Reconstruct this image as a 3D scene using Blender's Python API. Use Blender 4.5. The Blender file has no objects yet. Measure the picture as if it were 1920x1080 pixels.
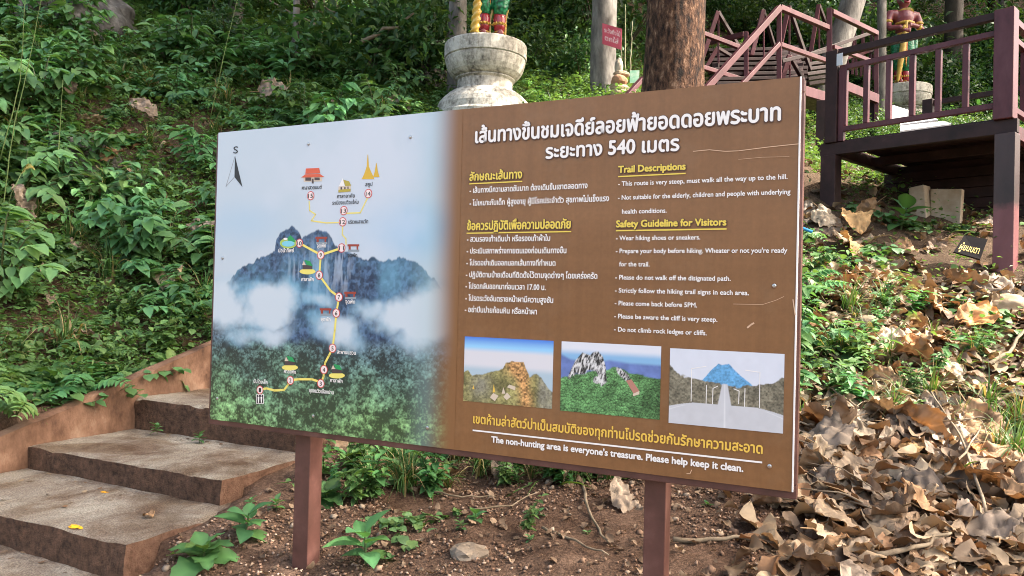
import bpy, math, random
import numpy as np
from mathutils import Matrix, Vector, Euler
R_ = math.radians
rng = np.random.default_rng(7)
random.seed(7)
sc = bpy.context.scene
COL = sc.collection

# ---------------------------------------------------------------- camera
F, EYE = 1400.0, 1.5
PITCH, ROLL = 0.0116, 0.0245
CR = Matrix.Rotation(math.pi / 2 + PITCH, 3, 'X') @ Matrix.Rotation(ROLL, 3, 'Z')
cam_d = bpy.data.cameras.new('camera')
cam_d.sensor_width = 36.0
cam_d.lens = F / 1920 * 36.0
cam_d.clip_start = 0.05
cam_d.clip_end = 400
cam = bpy.data.objects.new('camera', cam_d)
cam.matrix_world = Matrix.Translation((0, 0, EYE)) @ CR.to_4x4()
COL.objects.link(cam)
sc.camera = cam

# ---------------------------------------------------------------- light
SUN_DIR = Vector((0.97, -0.20, 0.0)).normalized()
SUN_EL = R_(49)
world = bpy.data.worlds.new('World')
sc.world = world
world.use_nodes = True
wn = world.node_tree.nodes
sky = wn.new('ShaderNodeTexSky')
sky.sky_type = 'NISHITA'
sky.sun_disc = False
sky.sun_elevation = SUN_EL
sky.sun_rotation = math.atan2(SUN_DIR.x, SUN_DIR.y)
sky.dust_density = 5.0
sky.ozone_density = 0.3
hz_ = wn.new('ShaderNodeMix'); hz_.data_type = 'RGBA'; hz_.blend_type = 'MULTIPLY'; hz_.inputs[0].default_value = 1.0
hz_.inputs[7].default_value = (1.0, 0.95, 0.85, 1)                  # bright hazy sky, a little warmer than clear blue
world.node_tree.links.new(sky.outputs[0], hz_.inputs[6])
world.node_tree.links.new(hz_.outputs[2], wn['Background'].inputs[0])
wn['Background'].inputs[1].default_value = 0.15
sun_d = bpy.data.lights.new('sun', 'SUN')
sun_d.energy = 3.1
sun_d.angle = R_(0.5)
sun_d.color = (1.0, 0.93, 0.82)
sun = bpy.data.objects.new('sun', sun_d)
sv = Vector((SUN_DIR.x * math.cos(SUN_EL), SUN_DIR.y * math.cos(SUN_EL), math.sin(SUN_EL)))
sun.rotation_euler = (-sv).to_track_quat('-Z', 'Y').to_euler()
sun.location = sv * 40
COL.objects.link(sun)
sc.view_settings.view_transform = 'Standard'
sc.view_settings.look = 'None'
sc.view_settings.exposure = 2.3
sc.view_settings.gamma = 1.0
sc.cycles.use_denoising = True
sc.cycles.pixel_filter_type = 'BLACKMAN_HARRIS'
sc.cycles.filter_width = 1.0
sc.cycles.max_bounces = 8
sc.cycles.transparent_max_bounces = 8

# ---------------------------------------------------------------- helpers
def P(px, py, d):
    """point seen at photo pixel (1920 wide) at depth d along +Y"""
    v = CR @ Vector(((px - 960) / F, -(py - 540) / F, -1.0))
    k = d / v.y
    return Vector((v.x * k, d, EYE + v.z * k))

def tag(o, label=None, cat=None, group=None, kind=None):
    if label: o['label'] = label
    if cat: o['category'] = cat
    if group: o['group'] = group
    if kind: o['kind'] = kind
    return o

def empty(name, loc, rz=0.0):
    o = bpy.data.objects.new(name, None)
    o.empty_display_size = 0.1
    o.location = loc
    o.rotation_euler = (0, 0, rz)
    COL.objects.link(o)
    return o

def copy_tree(o, parent=None):
    c = o.copy()
    COL.objects.link(c)
    if parent is not None:
        c.parent = parent
    for ch in list(o.children):
        copy_tree(ch, c)
    return c

def mesh_np(name, V, T, C=None, smooth=False):
    """mesh from numpy: V (n,3), T (m,3) or (m,4), C per-vertex colour"""
    me = bpy.data.meshes.new(name)
    V = np.asarray(V, np.float32); T = np.asarray(T, np.int32)
    k = T.shape[1]
    me.vertices.add(len(V)); me.vertices.foreach_set('co', V.ravel())
    me.loops.add(T.size); me.loops.foreach_set('vertex_index', T.ravel())
    me.polygons.add(len(T))
    me.polygons.foreach_set('loop_start', np.arange(0, T.size, k, dtype=np.int32))
    me.polygons.foreach_set('loop_total', np.full(len(T), k, np.int32))
    if smooth:
        me.polygons.foreach_set('use_smooth', np.ones(len(T), bool))
    if C is not None:
        a = me.color_attributes.new('Col', 'FLOAT_COLOR', 'POINT')
        c4 = np.ones((len(V), 4), np.float32); c4[:, :3] = C
        a.data.foreach_set('color', c4.ravel())
    me.update(calc_edges=True)
    return me

def link(name, me, m=None, parent=None, loc=None):
    o = bpy.data.objects.new(name, me)
    COL.objects.link(o)
    if m is not None and len(me.materials) == 0:
        me.materials.append(m)
    if parent is not None:
        o.parent = parent
    if loc is not None:
        o.location = loc
    return o

class MB:
    """collects boxes, beams, tubes and lathes into ONE mesh"""
    def __init__(s): s.v = []; s.f = []
    def add(s, V, Fc):
        b = len(s.v); s.v += [tuple(p) for p in V]; s.f += [tuple(i + b for i in q) for q in Fc]
    def box(s, c, size, M=None):
        x, y, z = (a / 2 for a in size)
        V = [Vector((i * x, j * y, k * z)) for i in (-1, 1) for j in (-1, 1) for k in (-1, 1)]
        if M is not None: V = [M @ p for p in V]
        V = [p + Vector(c) for p in V]
        s.add(V, [(0, 1, 3, 2), (4, 6, 7, 5), (0, 4, 5, 1), (2, 3, 7, 6), (0, 2, 6, 4), (1, 5, 7, 3)])
    def beam(s, p0, p1, w, h, up=(0, 0, 1)):
        p0, p1 = Vector(p0), Vector(p1); d = (p1 - p0); L = d.length; d.normalize()
        up = Vector(up)
        if abs(d.dot(up)) > 0.98: up = Vector((0.4, 0.9, 0))
        sd = d.cross(up).normalized(); u2 = sd.cross(d).normalized()
        V = []
        for p in (p0, p1):
            for a, b in ((-1, -1), (1, -1), (1, 1), (-1, 1)):
                V.append(p + sd * a * w / 2 + u2 * b * h / 2)
        s.add(V, [(3, 2, 1, 0), (4, 5, 6, 7), (0, 1, 5, 4), (1, 2, 6, 5), (2, 3, 7, 6), (3, 0, 4, 7)])
    def tube(s, pts, rad, n=8, cap=True):
        pts = [Vector(p) for p in pts]
        if not hasattr(rad, '__len__'): rad = [rad] * len(pts)
        prev = None; V = []
        for i, p in enumerate(pts):
            d = (pts[min(i + 1, len(pts) - 1)] - pts[max(i - 1, 0)]).normalized()
            a = prev if prev is not None else (Vector((1, 0, 0)) if abs(d.x) < 0.9 else Vector((0, 1, 0)))
            a = (a - d * a.dot(d)).normalized(); b = d.cross(a); prev = a
            for k in range(n):
                t = 2 * math.pi * k / n
                V.append(p + (a * math.cos(t) + b * math.sin(t)) * rad[i])
        Fc = [(i * n + k, i * n + (k + 1) % n, (i + 1) * n + (k + 1) % n, (i + 1) * n + k) for i in range(len(pts) - 1) for k in range(n)]
        if cap:
            Fc.append(tuple(range(n - 1, -1, -1))); m = (len(pts) - 1) * n; Fc.append(tuple(m + k for k in range(n)))
        s.add(V, Fc)
    def lathe(s, prof, n=32, c=(0, 0, 0), wob=0.0):
        V = []
        for r, z in prof:
            for k in range(n):
                t = 2 * math.pi * k / n
                rr = r * (1 + wob * math.cos(n / 4 * t))
                V.append(Vector((c[0] + rr * math.cos(t), c[1] + rr * math.sin(t), c[2] + z)))
        Fc = [(i * n + k, i * n + (k + 1) % n, (i + 1) * n + (k + 1) % n, (i + 1) * n + k) for i in range(len(prof) - 1) for k in range(n)]
        Fc.append(tuple(range(n - 1, -1, -1))); m = (len(prof) - 1) * n; Fc.append(tuple(m + k for k in range(n)))
        s.add(V, Fc)
    def prism(s, poly, z0, z1, M=None):
        """poly list of (x,z) extruded along y from z0 to z1"""
        n = len(poly)
        V = [Vector((x, z0, z)) for x, z in poly] + [Vector((x, z1, z)) for x, z in poly]
        if M is not None: V = [M @ p for p in V]
        Fc = [tuple(range(n)), tuple(range(2 * n - 1, n - 1, -1))] + [((i + 1) % n, i, n + i, n + (i + 1) % n) for i in range(n)]
        s.add(V, Fc)
    def build(s, name, m, parent=None, bevel=0.0, smooth=False, loc=None):
        me = bpy.data.meshes.new(name)
        me.from_pydata([tuple(p) for p in s.v], [], s.f); me.update()
        if smooth:
            me.polygons.foreach_set('use_smooth', [True] * len(me.polygons))
        o = link(name, me, m, parent, loc)
        if bevel:
            b = o.modifiers.new('bevel', 'BEVEL'); b.width = bevel; b.segments = 2; b.limit_method = 'ANGLE'
        return o

# ---- value noise / fbm in numpy (any dimension up to 3)
def vnoise(p, seed=0):
    p = np.asarray(p, float); i = np.floor(p).astype(np.int64); f = p - i; f = f * f * (3 - 2 * f)
    def h(ix):
        n = np.zeros(ix.shape[:-1], np.int64) + seed * 7919
        for k in range(ix.shape[-1]):
            n = (n ^ (ix[..., k] * (374761393, 668265263, 2147483647)[k])) * 1274126177 & 0x7fffffff
            n = n ^ (n >> 13)
        n = n * 1103515245 + 12345 & 0x7fffffff
        n = n ^ (n >> 11); n = n * 1274126177 & 0x7fffffff
        return (n ^ (n >> 15)) / float(0x7fffffff)
    D = p.shape[-1]; out = 0
    for c in range(1 << D):
        o = np.array([(c >> k) & 1 for k in range(D)])
        w = np.prod(np.where(o == 1, f, 1 - f), axis=-1)
        out = out + w * h(i + o)
    return out

def fbm(p, oct=4, seed=0, gain=0.5):
    p = np.asarray(p, float); a, s, t = 1.0, 0, 0
    for k in range(oct):
        s = s + a * vnoise(p * 2 ** k, seed + k * 17); t += a; a *= gain
    return s / t

def sstep(a, b, x):
    t = np.clip((x - a) / (b - a), 0, 1); return t * t * (3 - 2 * t)

# ---------------------------------------------------------------- materials
def nodemat(name):
    m = bpy.data.materials.new(name); m.use_nodes = True
    nt = m.node_tree; bs = nt.nodes['Principled BSDF']
    return m, nt, bs

def ramp(nt, fac, stops):
    r = nt.nodes.new('ShaderNodeValToRGB'); nt.links.new(fac, r.inputs[0])
    el = r.color_ramp.elements
    while len(el) > len(stops): el.remove(el[-1])
    while len(el) < len(stops): el.new(0.5)
    for e, (p, c) in zip(el, stops):
        e.position = p; e.color = (*c, 1) if hasattr(c, '__len__') else (c, c, c, 1)
    return r.outputs[0]

def tex(nt, scale, detail=6, rough=0.6, coord='Object', stretch=None, dist=0.0):
    tc = nt.nodes.new('ShaderNodeTexCoord'); n = nt.nodes.new('ShaderNodeTexNoise')
    n.inputs['Scale'].default_value = scale; n.inputs['Detail'].default_value = detail
    n.inputs['Roughness'].default_value = rough; n.inputs['Distortion'].default_value = dist
    src = tc.outputs[coord]
    if stretch:
        mp = nt.nodes.new('ShaderNodeMapping'); mp.inputs['Scale'].default_value = stretch
        nt.links.new(src, mp.inputs[0]); src = mp.outputs[0]
    nt.links.new(src, n.inputs['Vector'])
    return n.outputs['Fac']

def mixc(nt, fac, a, b, mode='MIX'):
    m = nt.nodes.new('ShaderNodeMix'); m.data_type = 'RGBA'; m.blend_type = mode
    for s, k in ((fac, 0), (a, 6), (b, 7)):
        if hasattr(s, 'is_linked') or hasattr(s, 'links'): nt.links.new(s, m.inputs[k])
        elif hasattr(s, '__len__'): m.inputs[k].default_value = (*s, 1)
        else: m.inputs[k].default_value = s
    return m.outputs[2]

def bump(nt, bs, h, strength=0.4, dist=0.01):
    b = nt.nodes.new('ShaderNodeBump'); b.inputs['Strength'].default_value = strength; b.inputs['Distance'].default_value = dist
    nt.links.new(h, b.inputs['Height']); nt.links.new(b.outputs[0], bs.inputs['Normal'])

def mat_noise(name, stops, scale=8, rough=0.75, bump_s=0.3, bump_d=0.01, detail=8, stretch=None, bscale=None, dist=0.0, spec=0.3, coord='Object'):
    m, nt, bs = nodemat(name)
    f = tex(nt, scale, detail, 0.65, coord, stretch, dist)
    nt.links.new(ramp(nt, f, stops), bs.inputs['Base Color'])
    bs.inputs['Roughness'].default_value = rough
    bs.inputs['Specular IOR Level'].default_value = spec
    if bump_s:
        bump(nt, bs, tex(nt, bscale or scale * 3, 6, 0.7, coord, stretch), bump_s, bump_d)
    return m

def mat_attr(name, rough=0.6, trans=0.0, spec=0.3, var=0.0, bump_s=0.0, bscale=60, tint=(1, 1, 1), hue=0.0):
    """colour comes from the mesh's own leaf/print colours"""
    m, nt, bs = nodemat(name)
    a = nt.nodes.new('ShaderNodeAttribute'); a.attribute_name = 'Col'
    col = a.outputs['Color']
    if var:
        oi = nt.nodes.new('ShaderNodeObjectInfo')
        hs = nt.nodes.new('ShaderNodeHueSaturation')
        mr = nt.nodes.new('ShaderNodeMapRange'); nt.links.new(oi.outputs['Random'], mr.inputs[0])
        mr.inputs[3].default_value = 1 - var; mr.inputs[4].default_value = 1 + var
        nt.links.new(mr.outputs[0], hs.inputs['Value'])
        mr2 = nt.nodes.new('ShaderNodeMapRange'); wv = nt.nodes.new('ShaderNodeMath'); wv.operation = 'FRACT'; wm = nt.nodes.new('ShaderNodeMath'); wm.operation = 'MULTIPLY'; wm.inputs[1].default_value = 7.31
        nt.links.new(oi.outputs['Random'], wm.inputs[0]); nt.links.new(wm.outputs[0], wv.inputs[0]); nt.links.new(wv.outputs[0], mr2.inputs[0])
        mr2.inputs[3].default_value = .5 - hue; mr2.inputs[4].default_value = .5 + hue; nt.links.new(mr2.outputs[0], hs.inputs['Hue']); nt.links.new(col, hs.inputs['Color']); col = hs.outputs[0]
    nt.links.new(col, bs.inputs['Base Color'])
    bs.inputs['Roughness'].default_value = rough
    bs.inputs['Specular IOR Level'].default_value = spec
    if bump_s: bump(nt, bs, tex(nt, bscale, 5), bump_s, 0.004)
    if trans:
        t = nt.nodes.new('ShaderNodeBsdfTranslucent'); ms = nt.nodes.new('ShaderNodeMixShader')
        hs2 = nt.nodes.new('ShaderNodeMix'); hs2.data_type = 'RGBA'; hs2.blend_type = 'MULTIPLY'; hs2.inputs[0].default_value = 1
        nt.links.new(col, hs2.inputs[6]); hs2.inputs[7].default_value = (*tint, 1)
        nt.links.new(hs2.outputs[2], t.inputs[0])
        ms.inputs[0].default_value = trans
        nt.links.new(bs.outputs[0], ms.inputs[1]); nt.links.new(t.outputs[0], ms.inputs[2])
        nt.links.new(ms.outputs[0], nt.nodes['Material Output'].inputs[0])
    return m

def mat_plain(name, c, rough=0.5, spec=0.4, metal=0.0):
    m, nt, bs = nodemat(name)
    bs.inputs['Base Color'].default_value = (*c, 1); bs.inputs['Roughness'].default_value = rough
    bs.inputs['Specular IOR Level'].default_value = spec; bs.inputs['Metallic'].default_value = metal
    return m

LEAF = mat_attr('leaf', 0.52, 0.30, 0.38, 0.18, tint=(1.7, 1.6, 0.7), hue=0.025)
DRY = mat_attr('dry_leaf', 0.62, 0.12, 0.3, 0.25, 0.5, 60, tint=(1.4, 1.0, 0.6))
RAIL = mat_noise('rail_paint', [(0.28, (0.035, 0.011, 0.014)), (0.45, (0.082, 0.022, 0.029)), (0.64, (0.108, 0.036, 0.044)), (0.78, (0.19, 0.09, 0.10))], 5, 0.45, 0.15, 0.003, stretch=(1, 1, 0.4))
DARKW = mat_noise('dark_timber', [(0.3, (0.013, 0.006, 0.006)), (0.6, (0.034, 0.015, 0.015)), (0.8, (0.075, 0.038, 0.037))], 6, 0.6, 0.2, 0.003)  # near-black tone for posts, beams, boards and some rails
STEEL = mat_noise('brown_steel', [(0.3, (0.055, 0.024, 0.019)), (0.55, (0.10, 0.044, 0.036)), (0.7, (0.14, 0.068, 0.056)), (0.8, (0.22, 0.125, 0.10))], 7, 0.38, 0.12, 0.002, spec=0.5)
TWIG = mat_noise('twig', [(0.3, (0.10, 0.075, 0.05)), (0.7, (0.30, 0.24, 0.17))], 14, 0.85, 0.3, 0.003)
# ---------------------------------------------------------------- terrain
CP = [  # photo pixel + depth: where the ground is seen
 (300,1080,2.9),(430,992,3.3),(500,905,3.75),(560,850,4.15),(540,1080,2.92),(880,1040,3.0),(880,900,3.9),(700,860,4.05),(1000,1080,2.75),
 (1400,1080,2.6),(1400,960,3.2),(1700,1080,2.75),(1900,1080,2.8),(1700,800,4.2),(1900,850,4.1),(1520,850,3.9),(1700,600,5.5),(1880,500,6.4),(1600,470,6.6),(1750,405,7.6),
 (1540,560,5.6),(1600,330,9.2),(1900,700,5.0),(1690,235,14.7),(1500,230,12.0),(900,232,9.3),(1130,190,10.5),(1000,190,10.2),(1260,240,8.2),
 (0,812,4.0),(72,772,4.38),(242,698,5.02),(395,634,5.65),(0,600,5.2),(200,500,6.2),(0,420,6.0),(200,350,7.0),(60,250,7.2),(200,200,8.0),(100,80,9.2),(400,130,9.8),(400,250,8.2),(400,420,7.0),
 (600,150,10.0),(600,225,8.8),(750,215,9.2),(500,40,13),(900,110,13),(200,0,12),(1200,110,14),(1700,150,19),(1900,130,20),(900,0,18),(1400,60,18),(1860,60,26)]
cp = [P(*c) for c in CP]
cp += [Vector(v) for v in ((0,0,0.15),(-3,0,0.1),(3,0,0.3),(0,-4,0.0),(-4,-4,0),(5,-4,0.5),(-3.6,3.0,0.55),(-1.7,2.2,0.22),(4.2,2.5,1.0),(6,4,1.7),(7.5,7,2.7),(10,10,3.9),(-8,4,2.4),(-8,7,4.2),(-10,12,7.0),
   (0.4,6.2,1.55),(1.6,6.6,1.75),(-0.6,5.6,1.2),(0.8,4.7,0.85),(-14,45,24),(0,45,24),(18,45,24),(-14,28,16),(18,28,13.5),(0,28,14),(18,16,7),(16,4,3),(-14,0,2),(-14,-6,0),(16,-6,1))]
CPX = np.array([[v.x, v.y] for v in cp]); CPZ = np.array([v.z for v in cp])
def _tps(r2): return 0.5 * r2 * np.log(r2 + 1e-9)
_n = len(CPX)
_A = np.zeros((_n + 3, _n + 3))
_A[:_n, :_n] = _tps(((CPX[:, None] - CPX[None]) ** 2).sum(-1)) + np.eye(_n) * 0.25
_A[:_n, _n] = 1; _A[:_n, _n + 1:] = CPX; _A[_n:, :_n] = _A[:_n, _n:].T
_w = np.linalg.solve(_A, np.concatenate([CPZ, [0, 0, 0]]))
# stairs frame: u across (towards the camera's right), v up the flight
SA = R_(26); SU = Vector((math.cos(SA), -math.sin(SA), 0)); SV = Vector((math.sin(SA), math.cos(SA), 0))
S0 = Vector((-1.525, 3.0, 0))                       # front right corner of the nearest full step
STEPS = [  # (v_front, v_back, u_left, u_right, top)
 (-1.6, -0.66, -1.62, 0.10, 0.20), (-0.68, 0.10, -1.62, 0.16, 0.326), (0.0, 0.64, -1.60, 0.0, 0.47), (0.575, 1.30, -1.58, -0.10, 0.595), (1.235, 1.98, -1.58, -0.12, 0.79),
 (1.92, 2.62, -1.58, -0.14, 0.97), (2.56, 3.26, -1.58, -0.14, 1.15)]
def suv(x, y):
    dx, dy = np.asarray(x) - S0.x, np.asarray(y) - S0.y
    return dx * SU.x + dy * SU.y, dx * SV.x + dy * SV.y
def hz(x, y, raw=False):
    x = np.atleast_1d(np.asarray(x, float)).ravel(); y = np.atleast_1d(np.asarray(y, float)).ravel()
    out = np.empty(len(x))
    for s in range(0, len(x), 20000):
        xx, yy = x[s:s + 20000], y[s:s + 20000]
        r2 = (xx[:, None] - CPX[:, 0]) ** 2 + (yy[:, None] - CPX[:, 1]) ** 2
        out[s:s + 20000] = _tps(r2) @ _w[:_n] + _w[_n] + _w[_n + 1] * xx + _w[_n + 2] * yy
    q = np.stack([x, y], -1)
    out = out + (fbm(q * 1.1, 4, 3) - 0.5) * 0.22 * sstep(3.6, 6, y) + (fbm(q * 5, 4, 9) - 0.5) * 0.06
    out = out + (fbm(q * 0.35, 3, 5) - 0.5) * 1.2 * sstep(12, 20, y)
    u, v = suv(x, y)
    for (v0, v1, u0, u1, top) in STEPS:               # the flight is cut into the ground
        m = (v > v0 - 0.02) & (v < v1 + 0.05) & (u > u0 - 0.10) & (u < u1 - 0.05)
        out = np.where(m, np.minimum(out, top - 0.14), out)
    m = (v > 3.2) & (v < 4.6) & (u > -1.7) & (u < 0.0)
    return np.where(m, np.minimum(out, 1.05 + (v - 3.25) * 0.75), out)
def gz(x, y): return float(hz(x, y)[0])
def axis(a, b, fine0, fine1, df, dc):
    r = [fine0]; 
    while r[-1] < fine1: r.append(r[-1] + df)
    st = df
    while r[-1] < b: st = min(st * 1.12, dc); r.append(r[-1] + st)
    l = [fine0]; st = df
    while l[-1] > a: st = min(st * 1.12, dc); l.append(l[-1] - st)
    return np.array(l[:0:-1] + r)
gx = axis(-16, 20, -3.4, 3.4, 0.05, 0.8); gy = axis(-7, 46, 2.0, 7.0, 0.05, 0.8)
GX, GY = np.meshgrid(gx, gy)
GZ = hz(GX.ravel(), GY.ravel()).reshape(GX.shape)
nx = len(gx); ny = len(gy)
idx = np.arange(nx * ny).reshape(ny, nx)
quads = np.stack([idx[:-1, :-1], idx[:-1, 1:], idx[1:, 1:], idx[1:, :-1]], -1).reshape(-1, 4)
# forest soil is darker than the bare red earth by the steps
fz = sstep(4.0, 6.0, GY + 0.35 * GX * (GX > 0)).ravel()
tc_ = np.array([0.125, 0.082, 0.061])[None] * (1 - fz[:, None]) + np.array([0.095, 0.068, 0.048])[None] * fz[:, None]
me = mesh_np('ground', np.stack([GX, GY, GZ], -1).reshape(-1, 3), quads, tc_, True)
GROUND, nt, bs = nodemat('ground_earth')
a_ = nt.nodes.new('ShaderNodeAttribute'); a_.attribute_name = 'Col'
f1 = tex(nt, 9, 8, 0.7); f2 = tex(nt, 70, 4, 0.7)
c1 = mixc(nt, ramp(nt, f1, [(0.35, 0.0), (0.65, 1.0)]), (0.72, 0.66, 0.62), (1.25, 1.25, 1.25))
c2 = mixc(nt, ramp(nt, f2, [(0.4, 0.0), (0.62, 1.0)]), (0.66, 0.62, 0.6), (1.3, 1.28, 1.22))
nt.links.new(mixc(nt, 1.0, mixc(nt, 1.0, a_.outputs['Color'], c1, 'MULTIPLY'), c2, 'MULTIPLY'), bs.inputs['Base Color'])
bs.inputs['Roughness'].default_value = 0.95; bs.inputs['Specular IOR Level'].default_value = 0.15
bump(nt, bs, f2, 0.9, 0.025)
ground = link('ground', me, GROUND); tag(ground, kind='structure')

def ground_normal(x, y, e=0.08):
    zx = (hz([x + e], [y])[0] - hz([x - e], [y])[0]) / (2 * e); zy = (hz([x], [y + e])[0] - hz([x], [y - e])[0]) / (2 * e)
    return Vector((-zx, -zy, 1)).normalized()

# ---------------------------------------------------------------- concrete steps and side wall
CONC, nt, bs = nodemat('stained_concrete')
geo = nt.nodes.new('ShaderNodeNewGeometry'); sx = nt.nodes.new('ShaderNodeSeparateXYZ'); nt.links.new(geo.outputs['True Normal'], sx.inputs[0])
n1 = tex(nt, 2.2, 6, 0.7, dist=0.6); n2 = tex(nt, 130, 3, 0.8); n3 = tex(nt, 24, 6, 0.75)
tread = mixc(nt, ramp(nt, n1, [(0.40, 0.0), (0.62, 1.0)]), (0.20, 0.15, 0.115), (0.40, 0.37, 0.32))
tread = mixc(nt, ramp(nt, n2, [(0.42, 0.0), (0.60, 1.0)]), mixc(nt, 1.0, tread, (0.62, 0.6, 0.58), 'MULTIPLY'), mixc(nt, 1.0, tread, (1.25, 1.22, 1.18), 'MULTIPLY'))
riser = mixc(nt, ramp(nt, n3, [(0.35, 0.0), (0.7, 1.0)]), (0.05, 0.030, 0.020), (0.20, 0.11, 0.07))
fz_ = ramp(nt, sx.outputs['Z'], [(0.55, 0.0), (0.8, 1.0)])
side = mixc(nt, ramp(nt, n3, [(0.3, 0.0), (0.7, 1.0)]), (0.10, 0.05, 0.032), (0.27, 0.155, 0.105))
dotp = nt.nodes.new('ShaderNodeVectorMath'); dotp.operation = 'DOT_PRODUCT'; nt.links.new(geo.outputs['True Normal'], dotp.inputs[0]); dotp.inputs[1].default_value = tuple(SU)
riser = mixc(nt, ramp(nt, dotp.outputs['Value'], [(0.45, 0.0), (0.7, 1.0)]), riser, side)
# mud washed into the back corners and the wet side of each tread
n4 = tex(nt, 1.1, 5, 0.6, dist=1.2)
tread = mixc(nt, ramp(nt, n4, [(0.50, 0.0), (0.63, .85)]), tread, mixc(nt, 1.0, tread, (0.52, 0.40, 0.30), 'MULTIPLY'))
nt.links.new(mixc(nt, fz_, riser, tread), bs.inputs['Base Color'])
bs.inputs['Roughness'].default_value = 0.85; bs.inputs['Specular IOR Level'].default_value = 0.25
mx = nt.nodes.new('ShaderNodeMath'); nt.links.new(n2, mx.inputs[0]); nt.links.new(n3, mx.inputs[1])
bump(nt, bs, mx.outputs[0], 0.9, 0.018)
def grid_box(u0, u1, v0, v1, z0, z1, res=0.07, rough=0.012, seed=0, ztop=None):
    """box on the stair frame with slightly worn, wavy faces"""
    nu = max(2, int((u1 - u0) / res)); nv = max(2, int((v1 - v0) / res)); nz = max(2, int((z1 - z0) / res))
    V, Fc, key = [], [], {}
    def vid(a, b, c):
        k = (round(a, 4), round(b, 4), round(c, 4))
        if k not in key: key[k] = len(V); V.append(k)
        return key[k]
    def sheet(fn, n, m):
        for i in range(n):
            for j in range(m):
                Fc.append((vid(*fn(i / n, j / m)), vid(*fn((i + 1) / n, j / m)), vid(*fn((i + 1) / n, (j + 1) / m)), vid(*fn(i / n, (j + 1) / m))))
    L = lambda a, b, t: a + (b - a) * t
    sheet(lambda s, t: (L(u0, u1, s), L(v0, v1, t), z1), nu, nv)
    sheet(lambda s, t: (L(u0, u1, s), v0, L(z0, z1, t)), nu, nz)
    sheet(lambda s, t: (L(u1, u0, s), v1, L(z0, z1, t)), nu, nz)
    sheet(lambda s, t: (u1, L(v0, v1, s), L(z0, z1, t)), nv, nz)
    sheet(lambda s, t: (u0, L(v1, v0, s), L(z0, z1, t)), nv, nz)
    A = np.array(V)
    d = np.stack([fbm(A * 6 + 13 * k, 4, seed + k) - 0.5 for k in range(3)], -1) * rough * 2
    d[:, 2] *= 0.55
    e = np.minimum(np.abs(A[:, 1] - v0), np.abs(A[:, 0] - u1)) < 1e-3      # worn nosing
    ee = e & (np.abs(A[:, 2] - z1) < 1e-3); ch = sstep(.5, .75, fbm(A * 9 + 5, 3, seed + 9)) * .014
    d[ee, 2] -= 0.004 + ch[ee]; d[ee, 1] += ch[ee] * .6
    if ztop is not None: A[:, 2] = z0 + (A[:, 2] - z0) * (ztop(A[:, 1]) - z0) / (z1 - z0)
    A = A + d
    W = np.stack([S0.x + A[:, 0] * SU.x + A[:, 1] * SV.x, S0.y + A[:, 0] * SU.y + A[:, 1] * SV.y, A[:, 2]], -1)
    return W, Fc
step_labels = ['lowest concrete step cut off by the bottom edge of the view', 'low concrete slab in front of the nearest riser', 'nearest wide concrete step with two yellow leaves on its tread',
  'second concrete step with a wet brown back edge', 'third concrete step meeting the board, small weed on its riser', 'concrete step hidden behind the map side of the board', 'top concrete step hidden behind the board']
for i, (v0, v1, u0, u1, top) in enumerate(STEPS):
    W, Fc = grid_box(u0, u1, v0, v1, top - 0.5, top, 0.035, 0.017, 31 * i)
    me = bpy.data.meshes.new('concrete_step'); me.from_pydata(W.tolist(), [], Fc); me.update()
    me.polygons.foreach_set('use_smooth', [False] * len(me.polygons))
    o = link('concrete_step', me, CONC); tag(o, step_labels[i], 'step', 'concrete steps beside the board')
WALLM = mat_noise('side_wall_render', [(0.32, (0.04, 0.022, 0.014)), (0.44, (0.12, 0.064, 0.040)), (0.55, (0.18, 0.102, 0.066)), (0.7, (0.27, 0.18, 0.125))], 5, 0.9, 0.5, 0.015, stretch=(1, 1, 0.6), bscale=30)
zt = lambda v: 0.70 + (v - 0.60) * 0.305 + 0.03
W, Fc = grid_box(-1.665, -1.585, -2.2, 3.4, -0.2, 1.4, 0.06, 0.013, 77, lambda v: zt(v))
me = bpy.data.meshes.new('side_wall'); me.from_pydata(W.tolist(), [], Fc); me.update()
o = link('side_wall', me, WALLM); tag(o, 'low red-brown concrete side wall sloping up along the steps', 'wall')
# ---------------------------------------------------------------- information board
YAW = -0.4399
SGC = Vector((-0.2144, 2.642, 1.5578)); SW, SH = 2.2847, 1.2
su = Vector((math.cos(YAW), math.sin(YAW), 0)); sn = Vector((math.sin(YAW), -math.cos(YAW), 0))   # sn points to the reader
ZR = 0.34
board = empty('information_board', (SGC.x, SGC.y, ZR), YAW)
tag(board, 'large brown trail information board with a mountain map picture on two steel posts', 'sign')
def px2s(px, py):
    """photo pixel -> (s, z) on the printed face; s from the middle, z above the board's root"""
    d = CR @ Vector(((px - 960) / F, -(py - 540) / F, -1.0)); o = Vector((0, 0, EYE))
    k = (SGC - o).dot(sn) / d.dot(sn); p = o + d * k
    return (p - SGC).dot(su), p.z - ZR
ZC = SGC.z - ZR
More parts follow.
